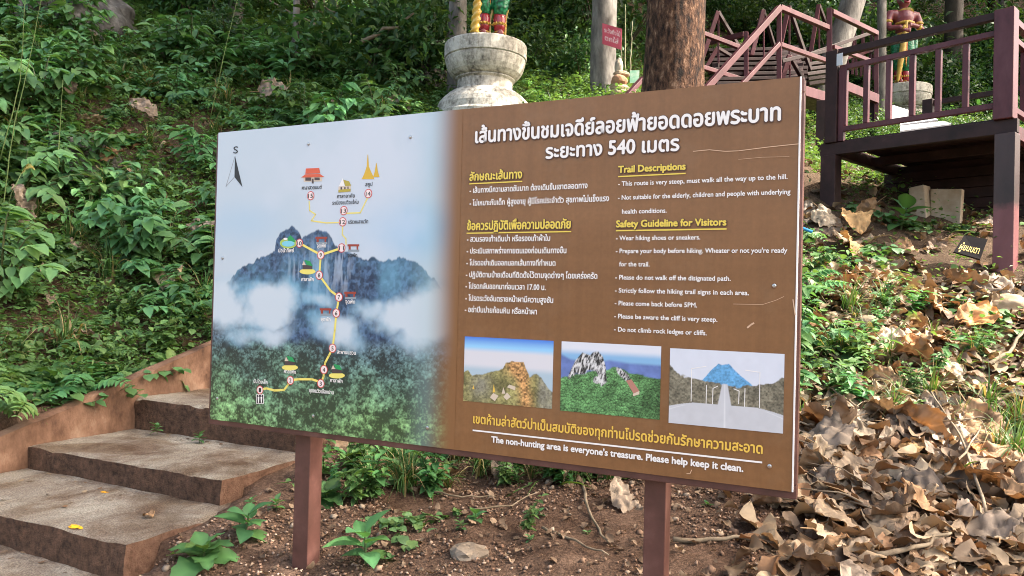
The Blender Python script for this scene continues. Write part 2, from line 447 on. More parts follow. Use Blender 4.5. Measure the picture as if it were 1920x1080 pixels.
# -- steel frame, posts
fm = MB()
x0, x1, z0, z1 = -SW / 2 - 0.016, SW / 2 + 0.013, ZC - SH / 2 - 0.022, ZC + SH / 2 - 0.004
for a, b in (((x0, z0), (x1, z0)), ((x0, z1 - .04), (x1, z1 - .04))):
    fm.box(((a[0] + b[0]) / 2, 0.031, a[1] + 0.02), (x1 - x0, 0.05, 0.04))
for x in (x0 + 0.02, x1 - 0.02, x0 + (x1 - x0) * .36, x0 + (x1 - x0) * .68):
    fm.box((x, 0.031, (z0 + z1) / 2), (0.04, 0.05, z1 - z0 - 0.082))
fm.build('frame', STEEL, board, 0.002)
for (pxa, w) in ((551, 0.077), (1228.5, 0.070)):
    s, _ = px2s(pxa, 1000)
    pb = MB(); pb.box((s - 0.018, 0.058 + w / 2, (z1 - 0.05) / 2 - 0.15), (w, w, z1 + 0.25))
    pb.build('post', STEEL, board, 0.003)
# -- backing sheet
BROWN, nt, bs = nodemat('brown_print')
f1 = tex(nt, 2.0, 6, 0.6, stretch=(0.4, 1, 3)); f2 = tex(nt, 60, 4, 0.7)
c1 = ramp(nt, f1, [(0.3, (0.19, 0.090, 0.033)), (0.7, (0.233, 0.115, 0.046))])
f3 = tex(nt, 1.0, 5, 0.7, stretch=(26, 1, .7)); f4 = tex(nt, 3.2, 7, 0.7)
c2 = mixc(nt, 1.0, mixc(nt, 1.0, c1, ramp(nt, f2, [(0.3, 0.9), (0.7, 1.06)]), 'MULTIPLY'), ramp(nt, f3, [(0.3, 0.90), (0.7, 1.07)]), 'MULTIPLY')
nt.links.new(mixc(nt, ramp(nt, f4, [(0.52, 0.0), (0.72, 0.22)]), c2, (0.29, 0.20, 0.12)), bs.inputs['Base Color'])
bs.inputs['Roughness'].default_value = 0.38; bs.inputs['Specular IOR Level'].default_value = 0.4
bump(nt, bs, f1, 0.05, 0.01)
WHITE = mat_plain('white_print', (0.80, 0.78, 0.75), 0.4)
YEL = mat_plain('yellow_print', (0.74, 0.57, 0.09), 0.4)
YOR = mat_plain('golden_print', (0.74, 0.48, 0.08), 0.4)
SHD = mat_plain('dark_outline_print', (0.09, 0.045, 0.03), 0.45)
BLACK = mat_plain('black_print', (0.02, 0.02, 0.022), 0.4)
REDP = mat_plain('red_print', (0.55, 0.06, 0.05), 0.4)
PINKW = mat_plain('pale_disc_print', (0.80, 0.68, 0.66), 0.4)
SHEETW = mat_plain('white_sheet_edge', (0.78, 0.77, 0.75), 0.5)
pm = MB(); pm.box((0, 0.003, ZC), (SW, 0.005, SH)); panel = pm.build('panel', BROWN, board)
em = MB()
em.box((SW / 2 + 0.0022, 0.0028, ZC), (0.0044, 0.0085, SH)); em.build('sheet_edge', SHEETW, panel)

def sheet_art(name, quad, res, colfn, y, parent, extra=None):
    """printed picture: a fine grid over quad (photo pixels of its 4 corners TL TR BR BL) with printed colours"""
    c = [px2s(*q) for q in quad]
    sA = (c[0][0] + c[3][0]) / 2; sB = (c[1][0] + c[2][0]) / 2; zT = (c[0][1] + c[1][1]) / 2; zB = (c[2][1] + c[3][1]) / 2
    nx_, nz_ = max(2, int((sB - sA) / res)), max(2, int((zT - zB) / res))
    S, Z = np.meshgrid(np.linspace(sA, sB, nx_ + 1), np.linspace(zB, zT, nz_ + 1))
    a = (S - sA) / (sB - sA); b = (zT - Z) / (zT - zB)
    C = colfn(a.ravel(), b.ravel(), S.ravel(), Z.ravel())
    V = np.stack([S.ravel(), np.full(S.size, y), Z.ravel()], -1)
    i = np.arange(S.size).reshape(S.shape)
    Q = np.stack([i[:-1, :-1], i[:-1, 1:], i[1:, 1:], i[1:, :-1]], -1).reshape(-1, 4)
    return link(name, mesh_np(name, V, Q, np.clip(C * np.array([.92, .94, .98]), 0, 1)), PRINT, parent)
PRINT = mat_attr('photo_print', 0.36, 0, 0.4)
# ---- map picture -------------------------------------------------
ML = -SW / 2
mquad = [(410, 248.5), (868, 204.8), (852, 842), (394, 785)]
_mc = [px2s(*q) for q in mquad]
mS0, mS1 = ML, (_mc[1][0] + _mc[2][0]) / 2
mw = mS1 - mS0
def mpt(px, py):
    s, z = px2s(px, py); return ((s - mS0) / mw, (ZC + SH / 2 - z) / SH)
RIDGE = [mpt(*p) for p in ((396, 562), (405, 548), (430, 530), (445, 507), (465, 496), (490, 483), (515, 474), (518, 450), (526, 435), (540, 427), (552, 425), (561, 437), (566, 452), (576, 438), (585, 432), (590, 437),
   (598, 430), (612, 432), (622, 444), (630, 457), (640, 470), (660, 478), (680, 486), (700, 482), (715, 488), (735, 489), (750, 485), (765, 486), (780, 493), (795, 506), (815, 523), (830, 546), (838, 572), (846, 610), (856, 680), (870, 730))]
RX, RY = np.array([r[0] for r in RIDGE]), np.array([r[1] for r in RIDGE])
def blobs(a, b, lst):
    o = 0
    for (px, py, rx, ry, k) in lst:
        ca, cb = mpt(px, py); o = np.maximum(o, k * np.exp(-(((a - ca) / rx) ** 2 + ((b - cb) / ry) ** 2)))
    return o
def treetex(a, b, sc, seed):
    """overlapping rounded crowns, each lit on top"""
    q = np.stack([a, b], -1) * sc; best = np.full(len(a), 9.0); dy = np.zeros(len(a)); cid = np.zeros(len(a))
    ip = np.floor(q)
    for ox in (-1, 0, 1):
        for oy in (-1, 0, 1):
            c = ip + (ox, oy); jx = vnoise(c, seed); jy = vnoise(c + 37, seed + 1)
            dx_, dy_ = c[:, 0] + jx - q[:, 0], c[:, 1] + jy - q[:, 1]
            d = dx_ ** 2 + dy_ ** 2; m = d < best
            best = np.where(m, d, best); dy = np.where(m, dy_, dy); cid = np.where(m, jx, cid)
    return np.sqrt(best), dy, cid
def map_art(a, b, S, Z):
    asp = mw / SH
    q = np.stack([a * asp, b], -1)
    n0 = fbm(q * 3, 5, 1); n1 = fbm(q * 14, 5, 2); n2 = fbm(q * 60, 3, 3); n3 = fbm(q * np.array([70, 9]), 3, 4)
    # sky
    sky_ = np.array([0.53, 0.60, 0.635])[None] * np.ones((len(a), 1))
    tl = blobs(a, b, [(850, 430, .30, .09, 1.0), (800, 420, .25, .05, .6), (450, 420, .2, .07, .35), (840, 250, .1, .3, .5)]) * (0.6 + n0 * 0.8)
    sky_ = sky_ * (1 - tl[:, None]) + np.array([0.26, 0.50, 0.68])[None] * tl[:, None]
    w = sstep(0.45, 0.75, n0)[:, None] * 0.5; sky_ = sky_ * (1 - w) + np.array([0.66, 0.68, 0.72]) * w
    # ridge and forest
    rb = np.interp(a, RX, RY) + (fbm(np.stack([a * 60, a * 0], -1), 3, 8) - 0.5) * 0.022
    inm = sstep(-0.003, 0.004, b - rb)[:, None]
    rg = 1 - np.abs(2 * fbm(q * np.array([46, 34]), 4, 31) - 1); rg2 = sstep(.62, .98, rg)[:, None]; sp = sstep(.35, .7, fbm(q * 100, 2, 33))[:, None]
    rock = np.array([0.018, 0.036, 0.075]) + (np.array([0.11, 0.20, 0.34]) - np.array([0.018, 0.036, 0.075])) * np.clip(rg2 * .45 + sp * .45 - .14, 0, 1)
    vs = sstep(.44, .66, fbm(q * np.array([95, 15]), 3, 4)); cliff = blobs(a, b, [(612, 505, .085, .10, 1), (556, 500, .055, .06, .9), (640, 505, .04, .12, 1)]) * vs * .6
    rock = rock * (1 - cliff[:, None]) + np.array([0.46, 0.52, 0.60]) * cliff[:, None]
    # crowns grow from the far haze to the bottom edge
    t1, d1, i1 = treetex(a * asp, b, 72, 11); t2, d2, i2 = treetex(a * asp, b, 40, 21)
    near = sstep(0.76, 1.0, b + (n0 - 0.5) * 0.2)
    tt = t1 * (1 - near) + t2 * near; dd = d1 * (1 - near) + d2 * near; ii = i1 * (1 - near) + i2 * near
    s2 = fbm(q * 140, 2, 35); s3 = fbm(q * 230, 2, 36); s4 = fbm(q * 38, 4, 39)
    lit = np.clip(.34 + dd * .35 - tt * .22 + (s2 - .5) * .95 + (s3 - .5) * .7 + (n1 - .5) * .9 + (s4 - .5) * 1.1 + (ii - .5) * .2, 0.02, 1.4)
    far_c = np.array([0.075, 0.115, 0.145]); mid_c = np.array([0.085, 0.17, 0.125]); near_c = np.array([0.16, 0.29, 0.11])
    g = np.clip((b - 0.68) / 0.3 + (n0 - 0.5) * 0.9, 0, 1)[:, None]
    fc = far_c * (1 - g) * (1 - g) + mid_c * 2 * g * (1 - g) + near_c * g * g
    forest = fc * (0.24 + 2.2 * lit[:, None] ** 1.25)
    lowline = 0.60 + 0.10 * sstep(0.0, 0.30, a) + 0.03 * (n1 - 0.5) - 0.03 * sstep(.5, 1, a)
    fm_ = sstep(-0.01, 0.03, b - lowline)[:, None]
    mt = rock * (1 - fm_) + forest * fm_
    up = sstep(0.30, 0.70, fbm(q * 11, 5, 37)) * blobs(a, b, [(560, 520, .16, .09, .7), (450, 520, .12, .06, .9), (730, 520, .2, .07, .55), (680, 500, .08, .05, .6)])
    mt = mt * (1 - up[:, None]) + np.array([0.20, 0.47, 0.62]) * up[:, None]
    img = sky_ * (1 - inm) + mt * inm
    # valley cloud
    wa = a + (fbm(q * 4.5, 5, 61, .6) - .5) * .22; wb = b + (fbm(q * 4.5 + 7, 5, 62, .6) - .5) * .13
    cl = blobs(wa, wb, [(415, 568, .18, .075, 1.5), (500, 572, .17, .07, 1.5), (548, 562, .09, .07, 1.25), (610, 562, .09, .035, 1.0), (630, 620, .10, .065, 1.15), (700, 588, .10, .05, .9), (760, 598, .15, .055, 1.35), (830, 600, .15, .10, 1.5), (800, 640, .16, .07, .85), (480, 615, .22, .05, .95)])
    halo = sstep(0.16, 0.8, cl * (0.12 + 1.5 * fbm(q * 8, 6, 38, .6)))[:, None]
    img = img * (1 - halo * 0.7) + np.array([0.20, 0.46, 0.60]) * halo * 0.7
    core = sstep(0.34, 1.35, cl * (0.15 + 1.75 * fbm(q * 7, 6, 6, .58)))[:, None]
    img = img * (1 - core) + np.array([0.57, 0.64, 0.67]) * core
    # soft blend into the brown sheet
    bl = sstep(0.88, 0.995, a + (n0 - 0.5) * 0.01)[:, None]
    tn = sstep(0.80, 0.93, a)[:, None] * (1 - bl) * 0.35
    img = img * (1 - tn) + np.array([0.36, 0.50, 0.47]) * tn
    return img * (1 - bl) + np.array([0.236, 0.112, 0.042]) * bl
_oz = sheet_art
mp_c = [(410, 248.5), (868, 204.8), (852, 842), (394, 785)]
def map_sheet():
    res = 0.0020
    nx_, nz_ = int(mw / res), int(SH / res)
    S, Z = np.meshgrid(np.linspace(mS0, mS1, nx_ + 1), np.linspace(ZC - SH / 2, ZC + SH / 2, nz_ + 1))
    C = map_art(((S - mS0) / mw).ravel(), ((ZC + SH / 2 - Z) / SH).ravel(), S, Z)
    V = np.stack([S.ravel(), np.full(S.size, -0.0006), Z.ravel()], -1)
    i = np.arange(S.size).reshape(S.shape)
    Q = np.stack([i[:-1, :-1], i[:-1, 1:], i[1:, 1:], i[1:, :-1]], -1).reshape(-1, 4)
    return link('map_picture', mesh_np('map_picture', V, Q, np.clip(C * np.array([.90, .93, .98]), 0, 1)), PRINT, board)
mappic = map_sheet()

# ---- printed shapes and lettering -------------------------------
def flat(name, polys, m, parent, y):
    V, Fc = [], []
    for p in polys:
        b = len(V); V += [(s, y, z) for s, z in p]; Fc.append(tuple(range(b, b + len(p))))
    me = bpy.data.meshes.new(name); me.from_pydata(V, [], Fc); me.update()
    return link(name, me, m, parent)
def pxpoly(pts): return [px2s(*p) for p in pts]
def ribbon(pts, w):
    pts = [Vector(p) for p in pts]; out = []
    for i in range(len(pts) - 1):
        d = (pts[i + 1] - pts[i]); d.normalize(); n = Vector((-d.y, d.x)) * w / 2; e = d * w * 0.35
        out.append([tuple(pts[i] - n - e), tuple(pts[i + 1] - n + e), tuple(pts[i + 1] + n + e), tuple(pts[i] + n - e)])
    return out
_gc = {}
def glyphs(text):
    if text in _gc: return _gc[text]
    cu = bpy.data.curves.new('t', 'FONT'); cu.body = text; cu.size = 1.0; cu.resolution_u = 3
    o = bpy.data.objects.new('t', cu); COL.objects.link(o)
    dg = bpy.context.evaluated_depsgraph_get()
    me = bpy.data.meshes.new_from_object(o.evaluated_get(dg))
    V = np.zeros(len(me.vertices) * 3, np.float32); me.vertices.foreach_get('co', V)
    Fc = [tuple(p.vertices) for p in me.polygons]
    bpy.data.objects.remove(o); bpy.data.curves.remove(cu); bpy.data.meshes.remove(me)
    _gc[text] = (V.reshape(-1, 3)[:, :2], Fc); return _gc[text]
def letter(name, text, p0, p1, hpx, m, parent, y=-0.0016, bold=0.1, shadow=None, thai=True, slant=0.0, align=True):
    """one printed line from pixel p0 to p1 (baseline), letters hpx photo pixels tall"""
    g, Fc = glyphs(text)
    s0, za = px2s(*p0); s1, zb = px2s(*p1); zz = (za + zb) / 2
    _, zt_ = px2s(p0[0], p0[1] - hpx)
    k = abs(zt_ - za) / (0.56 if thai else 0.70)                  # size that gives that letter height
    x0, x1 = g[:, 0].min(), g[:, 0].max(); kx = (s1 - s0) / (x1 - x0)
    X = s0 + (g[:, 0] - x0) * kx + slant * g[:, 1] * k; Zv = zz + g[:, 1] * k
    def layers(offs, yy, nm, mm):
        V, FF = [], []
        for i, (ox, oz) in enumerate(offs):
            b = len(V); V += [(x + ox, yy - i * 0.00008, z + oz) for x, z in zip(X, Zv)]; FF += [tuple(q + b for q in f) for f in Fc]
        me = bpy.data.meshes.new(nm); me.from_pydata(V, [], FF); me.update()
        return link(nm, me, mm, parent)
    d = bold * k * 0.5
    offs = [(0, 0), (d, 0), (-d, 0), (0, d), (0, -d)]
    if bold > .06: offs += [(d * .7, d * .7), (-d * .7, -d * .7), (d * .7, -d * .7), (-d * .7, d * .7)]
    if shadow is not None:
        e = d + 0.0022
        sh = [(e * math.cos(t) + 0.001, e * math.sin(t) - 0.001) for t in np.linspace(0, 2 * math.pi, 8, endpoint=False)]
        o = layers(offs, y - 0.0009, name, m)
        layers(sh, y, 'outline', shadow).parent = o
        return o
    return layers(offs, y, name, m)
TH = [
 ('title_lettering', 'เส้นทางขึ้นชมเจดีย์ลอยฟ้ายอดดอยพระบาท', (892, 269), (1463, 224), 21, WHITE, .058, SHD),
 ('title_lettering', 'ระยะทาง 540 เมตร', (1024, 297.5), (1273, 281.6), 20, WHITE, .058, SHD),
 ('heading_lettering', 'ลักษณะเส้นทาง', (881, 339.3), (979, 334), 12, YEL, .06, SHD),
 ('text_line', '- เส้นทางมีความลาดชันมาก ต้องเดินขึ้นเขาตลอดทาง', (881, 361), (1101.6, 354), 8, WHITE, .045, None),
 ('text_line', '- ไม่เหมาะกับเด็ก ผู้สูงอายุ ผู้มีโรคประจำตัว สุขภาพไม่แข็งแรง', (881, 385), (1142, 378), 8, WHITE, .045, None),
 ('heading_lettering', 'ข้อควรปฏิบัติเพื่อความปลอดภัย', (876.7, 431), (1070, 428.4), 12.5, YEL, .06, SHD),
 ('text_line', '- สวมรองเท้าเดินป่า หรือรองเท้าผ้าใบ', (876, 452.7), (1031.6, 452.2), 8, WHITE, .045, None),
 ('text_line', '- ประเมินสภาพร่างกายตนเองก่อนเดินทางขึ้น', (875.6, 474.4), (1062, 475.6), 8, WHITE, .045, None),
 ('text_line', '- โปรดอย่าเดินออกนอกเส้นทางที่กำหนด', (875, 497.3), (1041.6, 498.4), 8, WHITE, .045, None),
 ('text_line', '- ปฏิบัติตามป้ายเตือนที่ติดตั้งไว้ตามจุดต่างๆ โดยเคร่งครัด', (874, 519.3), (1120, 522.7), 8, WHITE, .045, None),
 ('text_line', '- โปรดกลับออกมาก่อนเวลา 17.00 น.', (873.3, 541), (1023.3, 543.8), 8, WHITE, .045, None),
 ('text_line', '- โปรดระวังอันตรายหน้าผามีความสูงชัน', (873, 563.3), (1037.3, 568.2), 8, WHITE, .045, None),
 ('text_line', '- อย่าปีนป่ายก้อนหิน หรือหน้าผา', (872, 585), (1006.7, 589.3), 8, WHITE, .045, None),
 ('footer_lettering', 'เขตห้ามล่าสัตว์ป่าเป็นสมบัติของทุกท่านโปรดช่วยกันรักษาความสะอาด', (888, 790.6), (1429.4, 853.3), 13, YOR, .05, None)]
EN = [
 ('heading_lettering', 'Trail Descriptions', (1160, 324.4), (1285.3, 317.7), 12.5, YEL, .075, SHD),
 ('text_line', '- This route is very steep, must walk all the way up to the hill.', (1159.4, 350), (1476.6, 334.5), 8.5, WHITE, .045, None),
 ('text_line', '- Not suitable for the elderly, children and people with underlying', (1159, 375.5), (1482, 363), 8.5, WHITE, .045, None),
 ('text_line', 'health conditions.', (1166.6, 400.7), (1250, 399), 8.5, WHITE, .045, None),
 ('heading_lettering', 'Safety Guideline for Visitors', (1156, 426.5), (1361.6, 422), 12.5, YEL, .075, SHD),
 ('text_line', '- Wear hiking shoes or sneakers.', (1155.3, 450.6), (1313, 449), 8.5, WHITE, .045, None),
 ('text_line', "- Prepare your body before hiking. Wheater or not you're ready", (1155, 475), (1476, 473.4), 8.5, WHITE, .045, None),
 ('text_line', 'for the trail.', (1161.3, 499.4), (1218, 499.4), 8.5, WHITE, .045, None),
 ('text_line', '- Please do not walk off the disignated path.', (1154, 524), (1370, 526.4), 8.5, WHITE, .045, None),
 ('text_line', '- Strictly follow the hiking trail signs in each area.', (1153.4, 548.5), (1404, 553.3), 8.5, WHITE, .045, None),
 ('text_line', '- Please come back before 5PM.', (1153, 572), (1307, 576.5), 8.5, WHITE, .045, None),
 ('text_line', '- Please be aware the cliff is very steep.', (1152, 596), (1345, 604), 8.5, WHITE, .045, None),
 ('text_line', '- Do not climb rock ledges or cliffs.', (1151.7, 621), (1325, 628.7), 8.5, WHITE, .045, None),
 ('footer_lettering', "The non-hunting area is everyone's treasure. Please help keep it clean.", (922, 827), (1393.3, 886.7), 11.5, WHITE, .07, None)]
for (nm, t, a, b, h, m, bo, sh) in TH: letter(nm, t, a, b, h, m, panel, bold=bo, shadow=sh, thai=True)
for (nm, t, a, b, h, m, bo, sh) in EN: letter(nm, t, a, b, h, m, panel, bold=bo, shadow=sh, thai=False)
for (a, b, w, m) in (((881, 345), (979, 340), .004, YEL), ((1160, 331.6), (1285, 325), .004, YEL), ((1156, 433), (1361.6, 429), .0042, YEL), ((876, 436.7), (1070.7, 435), .004, YEL), ((887.6, 804), (1428, 870), .0052, WHITE)):
    A, B = px2s(*a), px2s(*b); zz = (A[1] + B[1]) / 2
    flat('underline', ribbon([(A[0], zz), (B[0], zz)], w), m, panel, -0.0017)
# scratches in the print
SCR = mat_plain('scratch', (0.62, 0.42, 0.27), 0.6)
for pts, w in (([(1300, 284), (1330, 281), (1360, 284), (1385, 283), (1440, 276), (1497, 270)], .0022), ([(1385, 299), (1430, 295), (1480, 294)], .001), ([(1375, 570), (1430, 571), (1455, 563), (1470, 556)], .0012), ([(1402, 614), (1408, 609), (1413, 606)], .005), ([(1487, 562), (1491, 590)], .003), ([(1288, 888), (1294, 888), (1297, 881)], .0022)):
    flat('scratch', ribbon(pxpoly(pts), w), SCR, panel, -0.0018)
# ---- map marks
ROUTE = mat_plain('route_yellow', (0.78, 0.68, 0.16), 0.4)
GRN = mat_plain('green_roof_print', (0.02, 0.30, 0.09), 0.4); TAN = mat_plain('wall_print', (0.62, 0.52, 0.40), 0.4)
ORR = mat_plain('orange_roof_print', (0.62, 0.11, 0.05), 0.4); GOLD = mat_plain('gold_print', (0.62, 0.40, 0.04), 0.4); BRN = mat_plain('bench_print', (0.30, 0.05, 0.03), 0.4)
OLV = mat_plain('olive_roof_print', (0.42, 0.34, 0.05), 0.4); BLU = mat_plain('pond_print', (0.20, 0.56, 0.68), 0.4); LGR = mat_plain('lawn_print', (0.38, 0.52, 0.10), 0.4); GREYP = mat_plain('grey_print', (0.25, 0.30, 0.34), 0.4); DKB = mat_plain('dark_wood_print', (0.07, 0.05, 0.05), 0.4)
route = []
for pts, w in (([(488, 731), (500, 728), (515, 732), (533, 731), (540, 722), (545, 713)], .009), ([(545, 713), (560, 711), (585, 711), (597, 715), (602, 719)], .009), ([(602, 719), (607, 706), (608, 693), (610, 680), (617, 667), (624, 653)], .009),
   ([(624, 653), (628, 620), (631, 587), (636, 557)], .009), ([(636, 557), (620, 545), (599, 516)], .009), ([(599, 516), (602, 478), (562, 456)], .009), ([(602, 478), (641, 465)], .009),
   ([(649, 458), (649, 448), (642, 440), (643, 420)], .005), ([(643, 417), (612, 418), (584, 414), (592, 402), (581, 395), (580, 378)], .005), ([(648, 400), (676, 399), (690, 370)], .005)):
    route += ribbon(pxpoly(pts), w)
ro = flat('route_line', route, ROUTE, mappic, -0.0012)
def disc(px, py, r, n=20):
    s, z = px2s(px, py); return [(s + r * math.cos(2 * math.pi * k / n), z + r * math.sin(2 * math.pi * k / n)) for k in range(n)]
NUM = {1: (488, 731), 2: (545, 713), 3: (602, 719), 4: (608, 693), 5: (624, 653), 6: (631, 587), 7: (636, 557), 8: (599, 516), 9: (602, 478), 10: (562, 456), 11: (641, 465), 12: (643, 416), 13: (645, 395), 14: (691, 363), 15: (583, 367)}
for n_, (px, py) in NUM.items():
    ob = flat('number_marker', [disc(px, py, .0178)], REDP, mappic, -0.0016)
    o2 = flat('disc', [disc(px, py, .0146)], PINKW, mappic, -0.0019)
    wd = 2.0 if n_ < 10 else 4.4
    letter('number', str(n_), (px - wd, py + 4), (px + wd, py + 4), 7.6, BLACK, mappic, -0.0022, 0.025, None, False)
ICON_TXT = [('บันไดเหล็ก', 489, 719, 26), ('ศาลาพัก', 544, 700, 22), ('จุดชมวิวเมืองปาน', 603, 737, 46), ('ศาลาพัก', 631, 717, 23), ('สะพานแขวน', 650, 664, 35), ('จุดพัก', 611, 602, 18), ('จุดพัก', 657, 569, 18), ('ศาลาพัก', 577, 527, 23), ('จุดพัก', 603, 464, 17), ('บ่อน้ำทิพย์', 537, 473, 29)]
for t, px, py, w in ICON_TXT: letter('place_name', t, (px - w / 2, py), (px + w / 2, py), 5.5, WHITE, mappic, -0.0014, .04)
for t, px, py, w in [('จุดพัก', 661, 482, 18), ('บริเวณลานวัด', 672, 419, 37), ('ศาลาอาศัย', 649, 371, 33), ('ระเบียงชมวิวแจ้ห่ม', 648, 383, 49), ('สถูป', 692, 349, 13), ('ศาลาสวดมนต์', 585, 355, 37)]:
    letter('place_name', t, (px - w / 2, py), (px + w / 2, py), 5.5, BLACK, mappic, -0.0014, .03)
def icon(name, layers):
    root = None
    for i, (m, polys) in enumerate(layers):
        o = flat(name if root is None else 'icon_shape', [pxpoly(p) if not isinstance(p, tuple) else disc(*p) for p in polys], m, mappic if root is None else mappic, -0.0012 - i * 0.0003)
        root = root or o
def rel(px, py, pts): return [(px + x, py + y) for x, y in pts]
icon('temple_icon', [(TAN, [rel(587, 330, [(-18, 0), (18, 0), (17, 10), (-17, 11)])]), (DKB, [rel(587, 330, [(-14, 3), (-3, 3), (-3, 9), (-14, 9)]), rel(587, 330, [(3, 3), (13, 3), (13, 8), (3, 8)]), rel(587, 330, [(-2, 5), (1.5, 5), (1.5, 14), (-2, 14)])]), (ORR, [rel(587, 330, [(-13, -14), (12, -15), (14, -5), (-14, -4)]), rel(587, 330, [(-14, -3), (13, -4), (22, 2), (-22, 3)])])])
icon('hall_icon', [(TAN, [rel(646, 348, [(-11, 2), (12, 0), (12, 11), (-11, 13)])]), (WHITE, [rel(646, 348, [(-10, 1), (-3, -14), (1, 1)])]), (DKB, [rel(646, 348, [(-7, 3), (-4, 3), (-4, 9), (-7, 9)]), rel(646, 348, [(0, 3), (2.5, 3), (2.5, 8), (0, 8)]), rel(646, 348, [(6, 2), (8, 2), (8, 7), (6, 7)])]), (OLV, [rel(646, 348, [(-2, -11), (9, -8), (13, 0), (2, 1)]), rel(646, 348, [(-11, 8), (12, 6), (12, 11), (-11, 13)])])])
icon('stupa_icon', [(GOLD, [rel(690, 318, [(-12, 18), (12, 18), (10, 12), (6, 4), (2, -6), (0.6, -28), (-.6, -28), (-2, -6), (-6, 6), (-9, 13)])]), (GOLD, [rel(706, 322, [(-6, 10), (6, 10), (3, 0), (.5, -16), (-.5, -16), (-3, 0)])])])
for px, py in ((603, 449), (663, 463), (657, 552), (611, 583)):
    icon('bench_icon', [(GREYP, [rel(px, py, [(-10, 5), (11, 5), (11, 9), (-10, 9)])]), (BRN, [rel(px, py, [(-11, -5), (11, -5), (11, -1), (-11, -1)]), rel(px, py, [(-9, -1), (-5, -1), (-5, 5), (-9, 5)]), rel(px, py, [(6, -1), (9, -1), (9, 5), (6, 5)])])])
for px, py in ((577, 497), (544, 677), (632, 692)):
    icon('pavilion_icon', [(ROUTE, [[(px + 15 * math.cos(t), py + 12 + 5.5 * math.sin(t)) for t in np.linspace(0, 6.283, 20, endpoint=False)]]), (DKB, [rel(px, py, [(-9, 0), (9, 0), (9, 8), (-9, 8)])]), (TAN, [rel(px, py, [(-10, 0), (-7, -8), (-3, 0)])]), (GRN, [rel(px, py, [(-6, -10), (5, -7), (10, 2), (-1, 0)])])])
icon('pond_icon', [(LGR, [[(541 + 16 * math.cos(t), 456 + 10 * math.sin(t)) for t in np.linspace(0, 6.283, 20, endpoint=False)]]), (GRN, [rel(541, 456, [(-2, -9), (4, -15), (11, -8), (14, -2), (0, -3)])]), (BLU, [[(541 + 12 * math.cos(t), 457 + 5.5 * math.sin(t)) for t in np.linspace(0, 6.283, 20, endpoint=False)]]), (WHITE, [[(536 + 4 * math.cos(t), 448 + 2.2 * math.sin(t)) for t in np.linspace(0, 6.283, 12, endpoint=False)]])])
icon('toilet_icon', [(WHITE, [rel(488, 748, [(-7, -9), (7, -9), (7, 9), (-7, 9)])]), (BLACK, [rel(488, 748, [(-6, -8), (6, -8), (6, 8), (-6, 8)])]), (WHITE, [rel(488, 748, [(-4.4, -4), (-1, -4), (-1.4, 2), (-1.8, 7), (-3.6, 7), (-4, 2)]), rel(488, 748, [(1, -4), (4.4, -4), (4, 2), (3.6, 7), (1.8, 7), (1.4, 2)]), rel(488, 748, [(-3.4, -7), (-1.8, -7), (-1.8, -4.8), (-3.4, -4.8)]), rel(488, 748, [(1.8, -7), (3.4, -7), (3.4, -4.8), (1.8, -4.8)])])])
flat('compass_arrow', [pxpoly([(441, 292), (455, 351), (440, 332)])], BLACK, mappic, -0.0012)
flat('compass_arrow', ribbon(pxpoly([(441, 293), (424, 350), (440, 332)]), .0012), SHD, mappic, -0.0012)
letter('compass_letter', 'S', (438, 288), (446.5, 287), 13, BLACK, mappic, -0.0014, .015, None, False)
# ---- three photographs
def art_a(a, b, S, Z):
    q = np.stack([a * 1.35, b], -1); n1 = fbm(q * 10, 5, 41)[:, None]; n2 = fbm(q * 38, 3, 42)[:, None]
    t = b[:, None]
    im = np.where(t < .14, np.array([0.07, 0.20, 0.66]) * (1 - t / .14) + np.array([0.30, 0.60, 0.84]) * t / .14, np.array([0.30, 0.60, 0.84]) + (np.array([0.68, 0.67, 0.68]) - np.array([0.30, 0.60, 0.84])) * sstep(.14, .24, t))
    im = im + (np.array([0.42, 0.54, 0.60]) - im) * sstep(.40, .52, t)
    hill = np.interp(a, [0, .05, .1, .2, .3, .36, .45, .48, .55, .68, .71, .75, .82, .88, .93, 1], [.55, .50, .6, .57, .52, .50, .47, .38, .33, .34, .46, .56, .50, .56, .66, .75])[:, None] + (n1 - .5) * .07
    veg = np.array([0.22, 0.20, 0.075]) * (0.25 + 2.2 * n2 * n1 * 1.6)
    rockm = np.exp(-((a - .60) / .11) ** 2 - ((b - .42) / .13) ** 2)[:, None]; om = np.exp(-((a - .68 - (b - .6) * .1) / .07) ** 2)[:, None] * sstep(.4, .55, t)
    rk = np.array([0.50, 0.27, 0.10]) * (0.1 + 2.6 * n2 ** 1.6)
    w = np.clip(rockm * 1.3 + om, 0, 1); veg = veg * (1 - w) + rk * w
    gy_ = np.clip(np.exp(-((a - .2) / .12) ** 2 - ((b - .75) / .2) ** 2) + sstep(.8, .9, a), 0, 1)[:, None] * .7; veg = veg * (1 - gy_) + np.array([.26, .25, .20]) * (.3 + 1.6 * n2) * gy_
    m = sstep(-.012, .012, t - hill); return im * (1 - m) + veg * m
